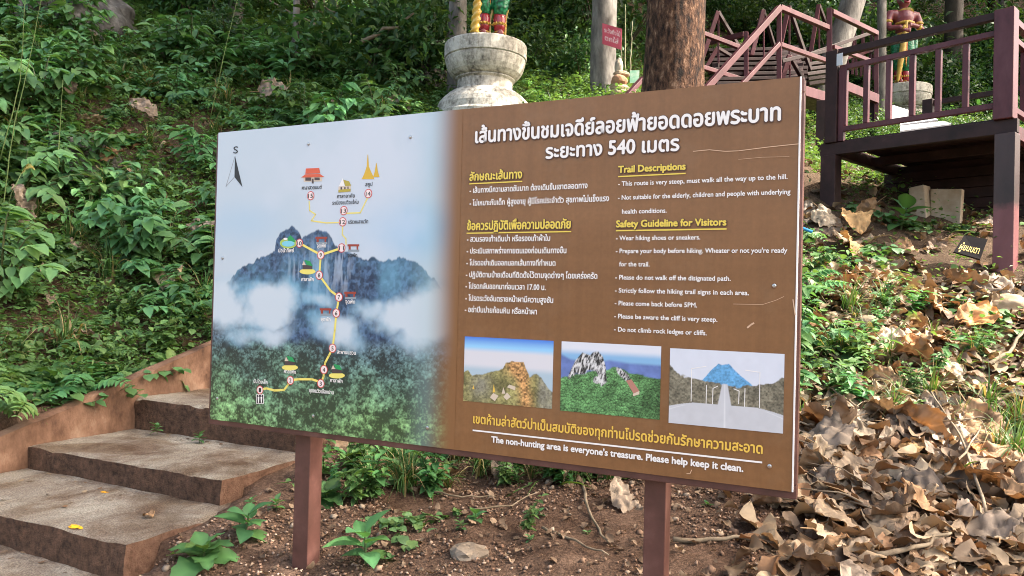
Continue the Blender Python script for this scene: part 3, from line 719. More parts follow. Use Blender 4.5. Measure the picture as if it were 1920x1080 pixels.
def art_b(a, b, S, Z):
    q = np.stack([a * 1.4, b], -1); n1 = fbm(q * 9, 5, 51)[:, None]; n2 = fbm(q * 40, 3, 52)[:, None]; n3 = fbm(q * np.array([52, 24]) + q[:, ::-1] * 9, 3, 53)[:, None]; t = b[:, None]
    im = np.array([0.70, 0.72, 0.76]) + (np.array([0.24, 0.46, 0.68]) - np.array([0.70, 0.72, 0.76])) * sstep(.08, .2, t)
    h1 = np.interp(a, [0, .1, .3, .5, .7, 1], [.1, .16, .2, .14, .17, .17])[:, None]; im = im + (np.array([0.13, 0.19, 0.42]) * (.6 + .9 * n1) - im) * sstep(0, .06, t - h1 - .06)
    h2 = np.interp(a, [0, .45, .55, .7, 1], [.5, .35, .30, .38, .42])[:, None] + (n1 - .5) * .08; n4 = fbm(q * 90, 2, 54)[:, None]; fg = np.array([0.085, 0.20, 0.07]) * (.1 + 3.6 * n4 * n1 + 1.2 * (n2 - .4)); im = im + (fg * (1 - .5 * sstep(.7, 1, a)[:, None]) - im) * sstep(0, .03, t - h2)
    tx_, td, ti = treetex(a * 1.4, b, 30, 61); im = im * (1 + sstep(0, .05, t - h2) * np.clip(td * .8 - tx_ * .5 + .3, -.5, .8)[:, None])
    top = np.interp(a, [.06, .1, .15, .22, .3, .33, .38, .43, .46, .48], [.55, .4, .25, .13, .16, .12, .10, .17, .3, .55]); bot = np.interp(a, [.06, .2, .3, .36, .42, .48], [.56, .47, .42, .45, .60, .56])
    rm = (sstep(0, .03, b - top) * sstep(0, .05, bot - b + (n1[:, 0] - .5) * .2) * ((a > .06) & (a < .485)))[:, None]
    r2 = (np.exp(-((a - .64 - (b - .42) * .6) / .055) ** 2 - ((b - .42) / .11) ** 2) + np.exp(-((a - .38) / .05) ** 2 - ((b - .52) / .06) ** 2))[:, None]; r2 = sstep(.35, .6, r2 * (.6 + .8 * n1))
    rk = np.array([0.62, 0.61, 0.58]) * np.clip((n3 - .33) * 3.4, 0.04, 1.15); w = np.clip(rm + r2, 0, 1)
    return im * (1 - w) + rk * w
def art_c(a, b, S, Z):
    q = np.stack([a * 1.45, b], -1); n1 = fbm(q * 10, 5, 71)[:, None]; n2 = fbm(q * 45, 3, 72)[:, None]; t = b[:, None]
    im = np.array([0.66, 0.69, 0.74]) * (.96 + .08 * n1)
    mt = np.interp(a, [.28, .33, .40, .44, .47, .53, .57, .63, .70, .74], [.42, .34, .22, .16, .18, .16, .22, .30, .37, .42])[:, None] + (n1 - .5) * .03; m = sstep(0, .015, t - mt) * ((a > .28) & (a < .74))[:, None]
    im = im * (1 - m) + (np.array([0.13, 0.36, 0.60]) * (.5 + n2)) * m
    tr = np.interp(a, [0, .1, .2, .3, .4, .5, .6, .7, .8, .9, 1], [.23, .33, .36, .38, .42, .44, .44, .42, .41, .38, .30])[:, None] + (n1 - .5) * .09; m = sstep(0, .02, t - tr); im = im * (1 - m) + np.array([0.16, 0.145, 0.10]) * (.15 + 2.5 * n2 * (n1 + .3)) * m
    half = np.where(b < .7, .028 + np.clip(b - .42, 0, 1) * .13, .09 + np.clip((b - .68), 0, 1) ** .55 * 1.55)
    cx = .50; rd = sstep(0, .012, half - np.abs(a - cx))[:, None] * sstep(.42, .44, t); base = np.array([0.56, 0.565, 0.57]) * (.93 + .14 * n1)
    im = im * (1 - rd) + base * rd
    ln = np.clip(np.exp(-((a - cx - .01 * (b - .5)) / (.004 + .012 * np.clip(b - .55, 0, 1))) ** 2) + np.exp(-((np.abs(a - cx) - half * .82) / .008) ** 2) * (b > .74), 0, 1)[:, None] * rd
    return im * (1 - .6 * ln) + np.array([0.78, 0.78, 0.76]) * .6 * ln
pa = sheet_art('summit_photo', [(873, 630.5), (1038.5, 639.5), (1035, 767), (867.5, 751)], 0.0015, art_a, -0.0008, board)
pb_ = sheet_art('cliff_photo', [(1053.6, 639), (1240.6, 650.3), (1236.4, 787), (1050, 769.6)], 0.0015, art_b, -0.0008, board)
pc = sheet_art('road_photo', [(1256.4, 651), (1471, 665.6), (1468.3, 815), (1254, 790.8)], 0.0015, art_c, -0.0008, board)
flat('roof_shape', [pxpoly([(1174, 714), (1184, 711), (1199, 733), (1188, 738)])], mat_plain('faded_roof_print', (.42, .20, .15), .4), pb_, -0.0012)
flat('roof_shape', [pxpoly([(1187, 738), (1199, 733), (1199, 739), (1187, 743)])], TAN, pb_, -0.0012)
flat('spire_shape', [pxpoly([(924, 736), (926, 720), (929, 735)]), pxpoly([(886, 729), (888, 722), (890, 730)])], YOR, pa, -0.0012)
flat('roof_shape', [pxpoly([(951, 726), (955, 721), (967, 725), (966, 732)]), pxpoly([(919, 745), (925, 737), (935, 742), (928, 752)]), pxpoly([(944, 744), (951, 736), (958, 744), (950, 750)]), pxpoly([(941, 738), (944, 726), (948, 738)])], TAN, pa, -0.0012)
for x, y0, y1, dx in ((1296, 752, 691, 28), (1324, 757, 722, 0), (1336, 757, 728, 10), (1424, 764, 698, -26), (1396, 762, 728, 0), (1385, 757, 733, -9)):
    flat('street_light_shape', ribbon(pxpoly([(x, y0), (x + 1, y1)] + ([(x + dx, y1 - 4)] if dx else [])), .0022), WHITE, pc, -0.0012)
# screws
SCREW = mat_plain('screw_metal', (0.45, 0.45, 0.44), 0.3, 0.5, 0.9)
for px, py in ((579, 270), (770, 257), (418, 484), (1452, 536), (1443, 874), (408, 747), (588, 780), (802, 802)):
    s, z = px2s(px, py); m_ = MB(); m_.lathe([(0.0065, 0), (0.006, 0.0025), (0.003, 0.004)], 12)
    m_.v = [(s + v[0], -0.001 - v[2], z + v[1]) for v in m_.v]; m_.build('screw', SCREW, panel)
# ---------------------------------------------------------------- timber deck (right)
def V3(x, y, z): return Vector((x, y, z))
dR = V3(4.20, 6.40, 0); dL = V3(3.20, 7.50, 0); da = (dR - dL).normalized(); db = V3(-da.y, da.x, 0)
if db.x < 0: db = -db
DZ = 3.12; DEP = 2.6
deck = empty('timber_deck', (dR.x, dR.y, gz(dR.x, dR.y)))
tag(deck, 'raised timber viewing deck with pink painted railing and dark underside', 'deck')
dl = deck.location
def dm(): return MB()
def dput(m, name, mat, bev=0.004, parent=deck):
    m.v = [(a - dl.x, b - dl.y, c - dl.z) for a, b, c in m.v]
    return m.build(name, mat, parent, bev)
DARKTOP, nt, bs = nodemat('rail_paint_dark_top')            # pink column, turning darker towards the top with a noisy edge
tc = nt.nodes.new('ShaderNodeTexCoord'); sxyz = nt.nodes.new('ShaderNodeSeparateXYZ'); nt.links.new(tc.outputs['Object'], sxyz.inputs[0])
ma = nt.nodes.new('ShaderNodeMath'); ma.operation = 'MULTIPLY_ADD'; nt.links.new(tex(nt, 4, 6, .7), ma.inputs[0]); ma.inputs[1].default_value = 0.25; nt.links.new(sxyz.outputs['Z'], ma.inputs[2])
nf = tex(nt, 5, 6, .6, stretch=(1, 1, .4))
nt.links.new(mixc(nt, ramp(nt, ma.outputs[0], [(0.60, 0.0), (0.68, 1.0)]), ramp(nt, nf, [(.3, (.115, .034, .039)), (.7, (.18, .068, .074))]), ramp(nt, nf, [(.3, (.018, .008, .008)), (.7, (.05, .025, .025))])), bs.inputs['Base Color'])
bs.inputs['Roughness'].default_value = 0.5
RT, LT = dR + V3(0, 0, DZ), dL + V3(0, 0, DZ)
R2, L2 = RT + db * DEP, LT + db * DEP
def col(p, w, z0, z1, mat, name='post'):
    m = dm(); m.beam((p.x, p.y, z0), (p.x, p.y, z1), w, w, up=tuple(da)); return dput(m, name, mat, 0.006)
col(dR + da * 0.02, 0.155, gz(dR.x, dR.y) - 0.4, DZ - 0.125, DARKTOP, 'column')
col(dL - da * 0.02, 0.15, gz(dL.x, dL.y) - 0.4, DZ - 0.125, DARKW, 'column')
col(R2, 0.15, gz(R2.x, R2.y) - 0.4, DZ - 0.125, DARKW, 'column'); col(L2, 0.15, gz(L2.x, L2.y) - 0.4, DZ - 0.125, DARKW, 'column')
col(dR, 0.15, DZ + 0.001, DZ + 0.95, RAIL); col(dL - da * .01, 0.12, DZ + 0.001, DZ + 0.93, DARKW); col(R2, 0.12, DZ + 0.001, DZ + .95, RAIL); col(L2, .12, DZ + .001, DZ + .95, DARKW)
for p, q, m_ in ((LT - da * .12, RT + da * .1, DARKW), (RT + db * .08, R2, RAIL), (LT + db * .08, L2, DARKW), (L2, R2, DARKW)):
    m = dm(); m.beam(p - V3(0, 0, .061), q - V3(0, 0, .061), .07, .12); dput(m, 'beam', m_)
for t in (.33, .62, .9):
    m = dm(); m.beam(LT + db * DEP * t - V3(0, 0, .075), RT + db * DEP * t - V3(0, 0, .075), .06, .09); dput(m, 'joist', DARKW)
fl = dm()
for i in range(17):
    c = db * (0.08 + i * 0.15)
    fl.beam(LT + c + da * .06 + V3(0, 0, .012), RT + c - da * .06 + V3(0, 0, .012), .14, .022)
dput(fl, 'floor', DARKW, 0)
rl = []
def rail(p, q, z0, z1, w, mat): m = dm(); m.beam(p + V3(0, 0, z0), q + V3(0, 0, z1), w, w); rl.append(dput(m, 'rail', mat, .003))
a0, a1 = LT + da * .06, RT - da * .075
rail(a0 - da * .04, a1, .905, .915, .065, DARKW); rail(a0, a1, .745, .765, .05, RAIL); rail(a0, a1, .13, .135, .05, RAIL)
for f in (.035, .19, .345, .50, .665, .83):
    p = a0 + (a1 - a0) * f; m = dm(); m.beam(p + V3(0, 0, .158), p + V3(0, 0, .725), .048, .048, up=tuple(da)); dput(m, 'baluster', RAIL, .003)
m = dm(); p = a0 + da * .02; m.beam(p + V3(0, 0, .01), p + V3(0, 0, .72), .055, .055, up=tuple(da)); dput(m, 'baluster', RAIL, .003)
b0, b1 = RT + db * .078, R2 - db * .06
rail(b0, b1, .905, .905, .06, RAIL); rail(b0, b1, .745, .745, .05, RAIL); rail(b0, b1, .13, .13, .05, RAIL)
for k in range(8):
    p = b0 + (b1 - b0) * ((k + .6) / 8.2); m = dm(); m.beam(p + V3(0, 0, .156), p + V3(0, 0, .72), .048, .048, up=tuple(da)); dput(m, 'baluster', RAIL, .003)
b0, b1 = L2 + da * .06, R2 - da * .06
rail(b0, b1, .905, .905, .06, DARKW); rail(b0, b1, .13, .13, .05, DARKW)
# small blue-white notice on the dark post
m = dm(); c = dL + V3(0, 0, DZ + .82) + da * .075 - db * .062; m.beam(c - V3(0, 0, .06), c + V3(0, 0, .06), .06, .006, up=tuple(db)); dput(m, 'notice', mat_plain('notice_paint', (.55, .6, .66)), .001)
# plank wall set close under the deck, its dark colour standing in for shade
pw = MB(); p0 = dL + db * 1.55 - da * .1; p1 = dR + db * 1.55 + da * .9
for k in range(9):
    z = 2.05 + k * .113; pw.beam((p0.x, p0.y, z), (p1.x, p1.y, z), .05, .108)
o = pw.build('shade_plank_wall', DARKW, None, .004); tag(o, 'plank wall coloured dark to stand in for the shade beneath the viewing deck', 'wall')

# ---------------------------------------------------------------- walkway landing and flight behind the board
wk = empty('timber_walkway', P(1510, 185, 9.7)); tag(wk, 'pink railed timber landing and sloping stair rail behind the board', 'walkway')
def wput(m, name, mat, par, bev=.004):
    l = par.location; m.v = [(a - l.x, b - l.y, c - l.z) for a, b, c in m.v]; return m.build(name, mat, par, bev)
def wbeam(par, name, a, b, w, mat, h=None):
    k_ = .86 if name in ('handrail', 'post') else 1; m = MB(); m.beam(P(*a), P(*b), w * k_, (h or w) * k_); return wput(m, name, mat, par)
wbeam(wk, 'handrail', (1318, 173, 8.9), (1462, 14, 9.5), .085, RAIL)
wbeam(wk, 'handrail', (1380, 170, 9.1), (1461, 82, 9.5), .06, RAIL)
wbeam(wk, 'handrail', (1462, 14, 9.5), (1554, 53, 10.1), .075, RAIL)
wbeam(wk, 'handrail', (1463, 84, 9.52), (1552, 115, 10.12), .065, RAIL)
wbeam(wk, 'post', (1461, 300, 9.52), (1461, 22, 9.52), .07, RAIL)
wbeam(wk, 'post', (1555, 200, 10.1), (1555, 16, 10.1), .08, RAIL)
wbeam(wk, 'handrail', (1559, 22, 10.12), (1644, 63, 10.9), .075, RAIL)
wbeam(wk, 'handrail', (1562, 88, 10.12), (1641, 118, 10.9), .06, RAIL)
wbeam(wk, 'post', (1643, 245, 10.9), (1643, 64, 10.9), .07, RAIL)
wbeam(wk, 'handrail', (1500, 108, 10.6), (1632, 62, 11.3), .06, DARKW)
wbeam(wk, 'handrail', (1465, 115, 10.3), (1550, 95, 10.8), .06, DARKW)
wbeam(wk, 'beam', (1470, 160, 9.5), (1552, 184, 10.1), .06, RAIL, .13)
wbeam(wk, 'beam', (1560, 152, 10.1), (1645, 186, 10.9), .06, RAIL, .13)
m = MB()
for k in range(9):
    t = k / 8; a = P(1466 + 86 * t, 152 + 24 * t, 9.5 + .6 * t); b_ = a + V3(.55, 1.1, 0); m.beam(a, b_, .09, .03)
wput(m, 'floor', TWIG, wk)
for px, d in ((1541, 9.9), (1638, 11.0), (1500, 10.6)):
    a = P(px, 190, d); wbeam_m = MB(); wbeam_m.beam((a.x, a.y, gz(a.x, a.y) - .3), a, .13, .13); wput(wbeam_m, 'column', DARKW, wk)
m = MB(); m.beam(P(1322, 178, 8.95) - V3(0, 0, .5), P(1466, 165, 9.55), .06, .18); wput(m, 'stringer', DARKW, wk)
us = empty('switchback_stairway', P(1440, 150, 11.5)); tag(us, 'upper dark timber stairway with zigzag pink rails among the trees', 'stairway')
wbeam(us, 'handrail', (1300, 56, 10.6), (1392, 91, 11.1), .07, RAIL); wbeam(us, 'handrail', (1300, 121, 10.6), (1396, 151, 11.1), .07, RAIL)
wbeam(us, 'post', (1399, 190, 11.15), (1399, 60, 11.15), .07, RAIL); wbeam(us, 'handrail', (1330, 80, 12.2), (1396, 64, 11.2), .08, RAIL)
for ax, ay, lx, ly, rx, ry, d in ((1346, 22, 1314, 118, 1392, 100, 11.6), (1431, 19, 1409, 104, 1452, 88, 12.2), (1479, 12, 1458, 110, 1520, 132, 11.4), (1535, 9, 1515, 128, 1562, 80, 12.6), (1480, 104, 1466, 150, 1506, 150, 10.7), (1345, 90, 1322, 130, 1375, 108, 12.0)):
    wbeam(us, 'handrail', (lx, ly, d), (ax, ay, d), .075, RAIL); wbeam(us, 'handrail', (ax, ay, d), (rx, ry, d + .25), .06, DARKW)  # lit left leg pink, shaded right leg dark: light set into the colour
    wbeam(us, 'post', (ax + 1, ly + 20, d + .02), (ax + 1, ay + 6, d + .02), .03, RAIL)
for k in range(8):
    y = 158 - k * 9; d = 10.7 + k * .28
    wbeam(us, 'tread', (1338 - k * 2, y + 3, d), (1505 + k * 1, y, d + .1), .26, DARKW, .05)
m = MB(); m.beam(P(1425, 172, 10.75), P(1425, 92, 13.0), 1.25, .05); wput(m, 'stringer', DARKW, us)
for k in range(5):
    wbeam(us, 'tread', (1505 - k, 160 - k * 9, 10.9 + k * .3), (1560, 152 - k * 9, 11.2 + k * .3), .24, DARKW, .05)
for px in (1342, 1470, 1500):
    a = P(px, 120, 11.6); m = MB(); m.beam((a.x, a.y, gz(a.x, a.y) - .3), a, .1, .1); wput(m, 'column', DARKW, us)
for k in range(7):
    x = 1590 + k * 8; wbeam(us, 'post', (x, 138 + k * 2, 13.2 + k * .3), (x + (4 if k % 2 else -4), 42 + k * 3, 13.2 + k * .3), .05, RAIL)
wbeam(us, 'handrail', (1585, 110, 13.1), (1650, 90, 15.2), .05, RAIL)

# ---------------------------------------------------------------- pedestals and guardian statues
STONE, nt, bs = nodemat('weathered_plaster')
f1 = tex(nt, 4.5, 9, .8, stretch=(1, 1, .3)); f2 = tex(nt, 22, 6, .7)
base = ramp(nt, f2, [(.3, (.36, .33, .28)), (.6, (.50, .475, .42)), (.85, (.60, .58, .53))])
st = nt.nodes.new('ShaderNodeMix'); st.inputs[0].default_value = .28; nt.links.new(f1, st.inputs[2]); nt.links.new(f2, st.inputs[3])
nt.links.new(mixc(nt, ramp(nt, st.outputs[0], [(.40, 0.92), (.465, .45), (.55, 0)]), base, (.07, .06, .05)), bs.inputs['Base Color'])
bs.inputs['Roughness'].default_value = .85; bump(nt, bs, f2, .3, .01)
PROF = [(.52, -.72), (.58, -.42), (.58, -.30), (.57, -.27), (.47, -.21), (.44, -.17), (.40, -.155)]
def pedestal(c, s, label, lower):
    e = empty('statue_pedestal', (c.x, c.y, c.z - .72 * s)); tag(e, label, 'pedestal', 'statue pedestals')
    z0 = .72 * s
    m = MB(); m.lathe([(.62, -.93 - lower), (.62, -.90), (.60, -.88), (.59, -.80), (.565, -.74), (.50, -.67), (.455, -.63), (.42, -.605)], 40); m.v = [(a * s, b * s, d * s + z0) for a, b, d in m.v]; m.build('foot', STONE, e, .006)
    m = MB(); m.lathe([(.36, -.603), (.345, -.58), (.345, -.46), (.375, -.44), (.375, -.426)], 40); m.v = [(a * s, b * s, d * s + z0 + .001) for a, b, d in m.v]; m.build('shaft', STONE, e, .004)
    m = MB(); m.lathe([(.36, -.424), (.405, -.405), (.445, -.365), (.475, -.31), (.495, -.245), (.503, -.20), (.497, -.188), (.514, -.178), (.514, -.018), (.50, 0), (.2, .004)], 40); m.v = [(a * s, b * s, d * s + z0) for a, b, d in m.v]; m.build('bowl', STONE, e, .004)
    return e
SKIN = mat_noise('statue_red_skin', [(.3, (.17, .035, .045)), (.7, (.26, .075, .085))], 8, .35, .1, .002, spec=.5)
CLOTH, nt, bs = nodemat('statue_green_scales')
vo = nt.nodes.new('ShaderNodeTexVoronoi'); vo.inputs['Scale'].default_value = 26; tc = nt.nodes.new('ShaderNodeTexCoord'); nt.links.new(tc.outputs['Object'], vo.inputs['Vector'])
nt.links.new(ramp(nt, vo.outputs['Distance'], [(.0, (.03, .33, .15)), (.5, (.01, .17, .07)), (.8, (.004, .06, .03))]), bs.inputs['Base Color']); bs.inputs['Roughness'].default_value = .3; bump(nt, bs, vo.outputs['Distance'], .6, .01)
GOLDM = mat_noise('statue_gold_paint', [(.3, (.42, .24, .03)), (.7, (.66, .43, .08))], 20, .35, .3, .004, spec=.6)
REDM = mat_noise('statue_shin_red', [(.3, (.25, .018, .026)), (.7, (.36, .04, .06))], 10, .22, .05, .001, spec=.6)
MINT = mat_noise('statue_mint_ribbon', [(.3, (.05, .32, .20)), (.7, (.12, .45, .30))], 9, .35, .1, .002)
RIB = mat_noise('statue_red_gold_ribbon', [(.44, (.35, .03, .01)), (.56, (.62, .36, .05))], 30, .35, .2, .003)
def sym(m, fn):
    for s in (-1, 1): fn(m, s)
def statue(loc, rz, label, spiral):
    e = empty('guardian_statue', loc, rz); tag(e, label, 'statue', 'guardian statues on pedestals')
    b = MB()
    b.tube([(0, 0, .93), (0, 0, 1.02), (0, -.01, 1.12), (0, -.02, 1.25), (0, -.02, 1.40), (0, 0, 1.52), (0, .0, 1.58)], [.16, .165, .145, .17, .205, .20, .13], 18)
    for s in (-1, 1):
        b.tube([(s * .12, 0, 1.44), (s * .2, .0, 1.50), (s * .30, 0, 1.50), (s * .345, -.01, 1.40), (s * .365, -.04, 1.24), (s * .36, -.12, 1.16), (s * .24, -.26, 1.14), (s * .13 - .03, -.30, 1.12 + .05 * s), (s * .05 - .06, -.31, 1.12 + .06 * s)], [.11, .115, .10, .083, .07, .064, .052, .046, .05], 14)
        for f in range(4):
            z = 1.085 + .06 * s + f * .024; x = s * .03 - .06
            b.tube([(x + s * .02, -.30, z), (x - s * .015, -.355, z), (x - s * .05, -.35, z - .004)], [.014, .014, .011], 8)
        b.tube([(s * .05, .03, 1.36), (s * .10, -.10, 1.40), (s * .09, -.16, 1.41)], [.06, .085, .05], 12)
        b.tube([(s * .10, 0, .98), (s * .115, -.01, .75), (s * .11, -.02, .5), (s * .10, -.005, .30), (s * .092, 0, .09), (s * .095, -.02, .04), (s * .105, -.16, .03)], [.13, .12, .085, .072, .05, .05, .038], 14)
    b.tube([(0, 0, 1.54), (0, -.01, 1.64), (0, -.03, 1.70)], [.085, .08, .085], 14)
    b.tube([(0, -.04, 1.665), (0, -.04, 1.71), (0, -.035, 1.78), (0, -.03, 1.86), (0, -.02, 1.92)], [.07, .105, .125, .125, .09], 16)
    b.tube([(0, -.15, 1.83), (0, -.175, 1.775), (0, -.16, 1.765)], [.02, .032, .02], 8)
    for s in (-1, 1):
        b.tube([(s * .12, -.02, 1.84), (s * .14, -.01, 1.80), (s * .125, -.02, 1.74)], [.02, .028, .015], 8)
    o = b.build('body', SKIN, e, 0, True); r = o.modifiers.new('remesh', 'REMESH'); r.mode = 'VOXEL'; r.voxel_size = .016; r.use_smooth_shade = True; sm = o.modifiers.new('smooth', 'SMOOTH'); sm.factor = .5; sm.iterations = 3
    m = MB()
    for s in (-1, 1):
        m.tube([(s * .045, 0, 1.02), (s * .085, 0, .95), (s * .115, -.01, .75), (s * .112, -.025, .52), (s * .10, -.02, .36), (s * .096, -.012, .285)], [.135, .155, .14, .112, .094, .07], 16)
    o = m.build('trousers', CLOTH, e, 0, True); r = o.modifiers.new('remesh', 'REMESH'); r.mode = 'VOXEL'; r.voxel_size = .016; r.use_smooth_shade = True
    for s in (-1, 1):
        x = s * .094
        g = MB(); g.tube([(x, 0, .075), (x, 0, .15), (x, 0, .24), (x, -.005, .31)], [.058, .068, .078, .066], 18); g.build('shin_guard', REDM, e, 0, True)
        g = MB()
        for z, rr in ((.045, .072), (.075, .068), (.165, .078), (.182, .076)):
            g.tube([(x, 0, z - .008), (x, 0, z), (x, 0, z + .008)], [rr - .006, rr, rr - .006], 18)
        for k in range(7):
            t = math.pi * (k / 6) - math.pi; g.tube([(x + .076 * math.cos(t), .076 * math.sin(t), .16), (x + .083 * math.cos(t), .083 * math.sin(t), .172), (x + .076 * math.cos(t), .076 * math.sin(t), .19)], [.008, .013, .006], 6)
        g.build('anklet', GOLDM, e, 0, True)
        g = MB(); g.prism([(x + .066, .02), (x + .088, .02), (x + .088, .24), (x + .115, .37), (x + .088, .35), (x + .07, .27)], -.008, .008); g.build('shin_fin', GOLDM, e, .002)
        g = MB()
        for z, rr, xx, yy in ((1.33, .086, s * .353, -.025), ):
            g.tube([(xx, yy, z - .025), (xx, yy, z), (xx, yy, z + .025)], [rr - .006, rr + .006, rr - .006], 14)
        g.tube([(s * .20, -.285, 1.135), (s * .16, -.295, 1.13 + .02 * s)], [.06, .058], 12); g.build('bracelet', GOLDM, e, 0, True)
    g = MB(); g.tube([(0, -.01, 1.03), (0, -.012, 1.055), (0, -.012, 1.08)], [.168, .178, .162], 22)
    g.tube([(0, 0, 1.555), (0, -.005, 1.535), (0, -.02, 1.505)], [.125, .165, .205], 22); g.build('gold_belt', GOLDM, e, 0, True)
    g = MB(); g.tube([(-.21, -.05, 1.28), (-.12, -.185, 1.285), (0, -.215, 1.29), (.12, -.185, 1.285), (.21, -.05, 1.28)], [.022, .03, .036, .03, .022], 10); g.build('chest_band', GOLDM, e, 0, True)
    # centre ribbon and side robe
    g = MB(); g.prism([(-.05, 1.02), (.0, 1.02), (-.012, .6), (-.03, .33), (-.055, .6)], -.20, -.175); g.build('ribbon', RIB, e, .003)
    g = MB()
    pts = [(.20, .10, 1.50), (.33, .13, 1.35), (.36, .13, 1.0), (.34, .11, .72), (.27, .08, .58), (.235, .05, .62)]
    g.tube(pts, [.05, .065, .075, .06, .035, .015], 10); g.build('robe', MINT if spiral else CLOTH, e, 0, True)
    # staff
    n, L = 14, 90; V, Fc = [], []
    for i in range(L):
        z = .005 + 1.25 * i / (L - 1); r0 = .045 * (1.15 - .35 * i / L) if spiral else .028 + .035 * math.sin(math.pi * min(1, i / L))
        for k in range(n):
            t = 2 * math.pi * k / n; rr = r0 * (1 + (.20 * math.cos(t * 2 - z * 75) if spiral else 0))
            V.append((-.205 + .09 * i / L + rr * math.cos(t), -.17 - .14 * i / L + rr * math.sin(t), z))
    for i in range(L - 1):
        for k in range(n): Fc.append((i * n + k, i * n + (k + 1) % n, (i + 1) * n + (k + 1) % n, (i + 1) * n + k))
    Fc += [tuple(range(n - 1, -1, -1)), tuple((L - 1) * n + k for k in range(n))]
    g = MB(); g.add(V, Fc); g.build('staff', GOLDM, e, 0, True)
    g = MB(); g.lathe([(.13, 1.88), (.145, 1.90), (.12, 1.95), (.10, 2.02), (.06, 2.12), (.03, 2.25), (.01, 2.4)], 20, (0, -.02, 0)); g.build('crown', GOLDM, e, 0, True)
    EYE_M = bpy.data.materials.get('statue_eye') or mat_plain('statue_eye', (.8, .78, .7), .2)
    for s in (-1, 1):
        g = MB(); g.lathe([(.006, -.024), (.018, -.014), (.024, 0), (.018, .014), (.006, .024)], 12, (s * .05, -.145, 1.84)); g.build('eye', EYE_M, e, 0, True)
    g = MB(); g.tube([(-.06, -.145, 1.735), (0, -.165, 1.725), (.06, -.145, 1.735)], [.012, .018, .012], 8); g.build('mouth', REDM, e, 0, True)
    return e
pL = P(911, 87, 9.3); pedestal(pL, 1.0, 'grey weathered bowl pedestal with black mould under the spiral staff statue', .5)
statue((pL.x + .075, pL.y - .26, pL.z + .006), R_(4), 'guardian statue cut off at the knees, green trousers, red shins, spiral gold staff', True)
pR = P(1693, 166, 14.7); pedestal(pR, 1.0, 'white bowl pedestal behind the deck railing', .9)
statue((pR.x - .15, pR.y - .24, pR.z + .006), R_(6), 'bare-chested red guardian statue gripping a plain gold staff behind the deck', False).scale = (.9, .9, .9)

# ---------------------------------------------------------------- notices, blocks, stones
PLAQ = mat_noise('white_plaque', [(.3, (.62, .66, .70)), (.7, (.76, .78, .80))], 3, .4, 0)
INK = mat_plain('plaque_ink', (.16, .17, .2), .6)
def board3(name, quad, th, mat, label, lines, cat='sign', group=None):
    """flat board through 4 world points (TL TR BR BL) with thickness and small printed lines"""
    q = [Vector(p) for p in quad]; n = (q[1] - q[0]).cross(q[3] - q[0]).normalized()
    if n.y > 0: n = -n
    e = empty(name, (q[2] + q[3]) / 2); tag(e, label, cat, group); l = e.location
    m = MB(); m.add([p - l for p in q] + [p - n * th - l for p in q], [(0, 1, 2, 3), (7, 6, 5, 4), (0, 4, 5, 1), (1, 5, 6, 2), (2, 6, 7, 3), (3, 7, 4, 0)]); m.build('panel', mat, e)
    for t, u0, v0, u1, hh, im in lines:
        g, Fc = glyphs(t); x0, x1 = g[:, 0].min(), g[:, 0].max(); V = []
        for gx_, gy_ in g:
            uu = u0 + (u1 - u0) * (gx_ - x0) / (x1 - x0); vv = v0 - gy_ * hh / .6
            top = q[0].lerp(q[1], uu); bot = q[3].lerp(q[2], uu); V.append(top.lerp(bot, vv) + n * .0015 - l)
        me = bpy.data.meshes.new('lettering'); me.from_pydata([tuple(v) for v in V], [], Fc); me.update(); link('lettering', me, im, e)
    return e
board3('notice_board', (P(1688, 236, 8.3), P(1769, 227, 8.3), P(1784, 232, 8.2), P(1688, 245, 8.15)), .02, PLAQ, 'long white plaque with grey writing, lower one behind the deck railing', [('รายนามผู้บริจาค ทำบุญสร้างบันได', .06, .72, .9, .5, INK)], 'plaque', 'white plaques behind the railing')
board3('notice_board', (P(1690, 229.5, 8.5), P(1751, 221, 8.5), P(1759, 224, 8.45), P(1687, 233.5, 8.45)), .02, PLAQ, 'long white plaque just above the lower one behind the deck railing', [('ขออนุโมทนาบุญ', .35, .8, .9, .55, INK)], 'plaque', 'white plaques behind the railing')
board3('notice_board', (P(1674, 197, 8.9), P(1703, 206, 9.0), P(1707, 220, 9.0), P(1671, 224, 8.9)), .02, PLAQ, 'square white plaque leaning against the white pedestal', [], 'plaque', 'white plaques behind the railing')
REDS = mat_noise('red_sign_paint', [(.3, (.40, .045, .075)), (.7, (.55, .10, .14))], 6, .5, 0)
WHP = mat_plain('white_sign_paint', (.75, .66, .66), .5)
board3('warning_sign', (P(1129.5, 43.5, 9.80), P(1166, 54, 9.72), P(1164.5, 93, 9.72), P(1129.5, 82, 9.80)), .012, REDS, 'small faded red sign with white Thai writing nailed to the grey trunk', [('ระวังกิ่งไม้', .1, .40, .93, .18, WHP), ('ตกใส่', .13, .78, .85, .2, WHP)])
GRS = mat_noise('green_sign_paint', [(.45, (.20, .42, .28)), (.6, (.5, .58, .5))], 5, .5, 0)
board3('green_sign', (P(1181, 132, 9.2), P(1199, 131.5, 9.2), P(1198, 155, 9.2), P(1181, 156, 9.2)), .012, GRS, 'small pale green sign peeping out beside the big brown trunk', [])
o = MB(); a = P(1190, 154, 9.22); o.beam((a.x, a.y, gz(a.x, a.y) - .1), a, .03, .03)
o = o.build('sign_stake', TWIG); tag(o, 'thin stake holding up the pale green sign', 'stake')
BLK = mat_plain('black_sign_paint', (.008, .007, .008), .85, .08); YP = mat_plain('yellow_sign_paint', (.58, .42, .07), .5)
c0 = P(1808, 441, 6.1); c1 = P(1852, 448, 6.05); c2 = P(1838, 486, 5.98); c3 = P(1788, 472, 6.02)
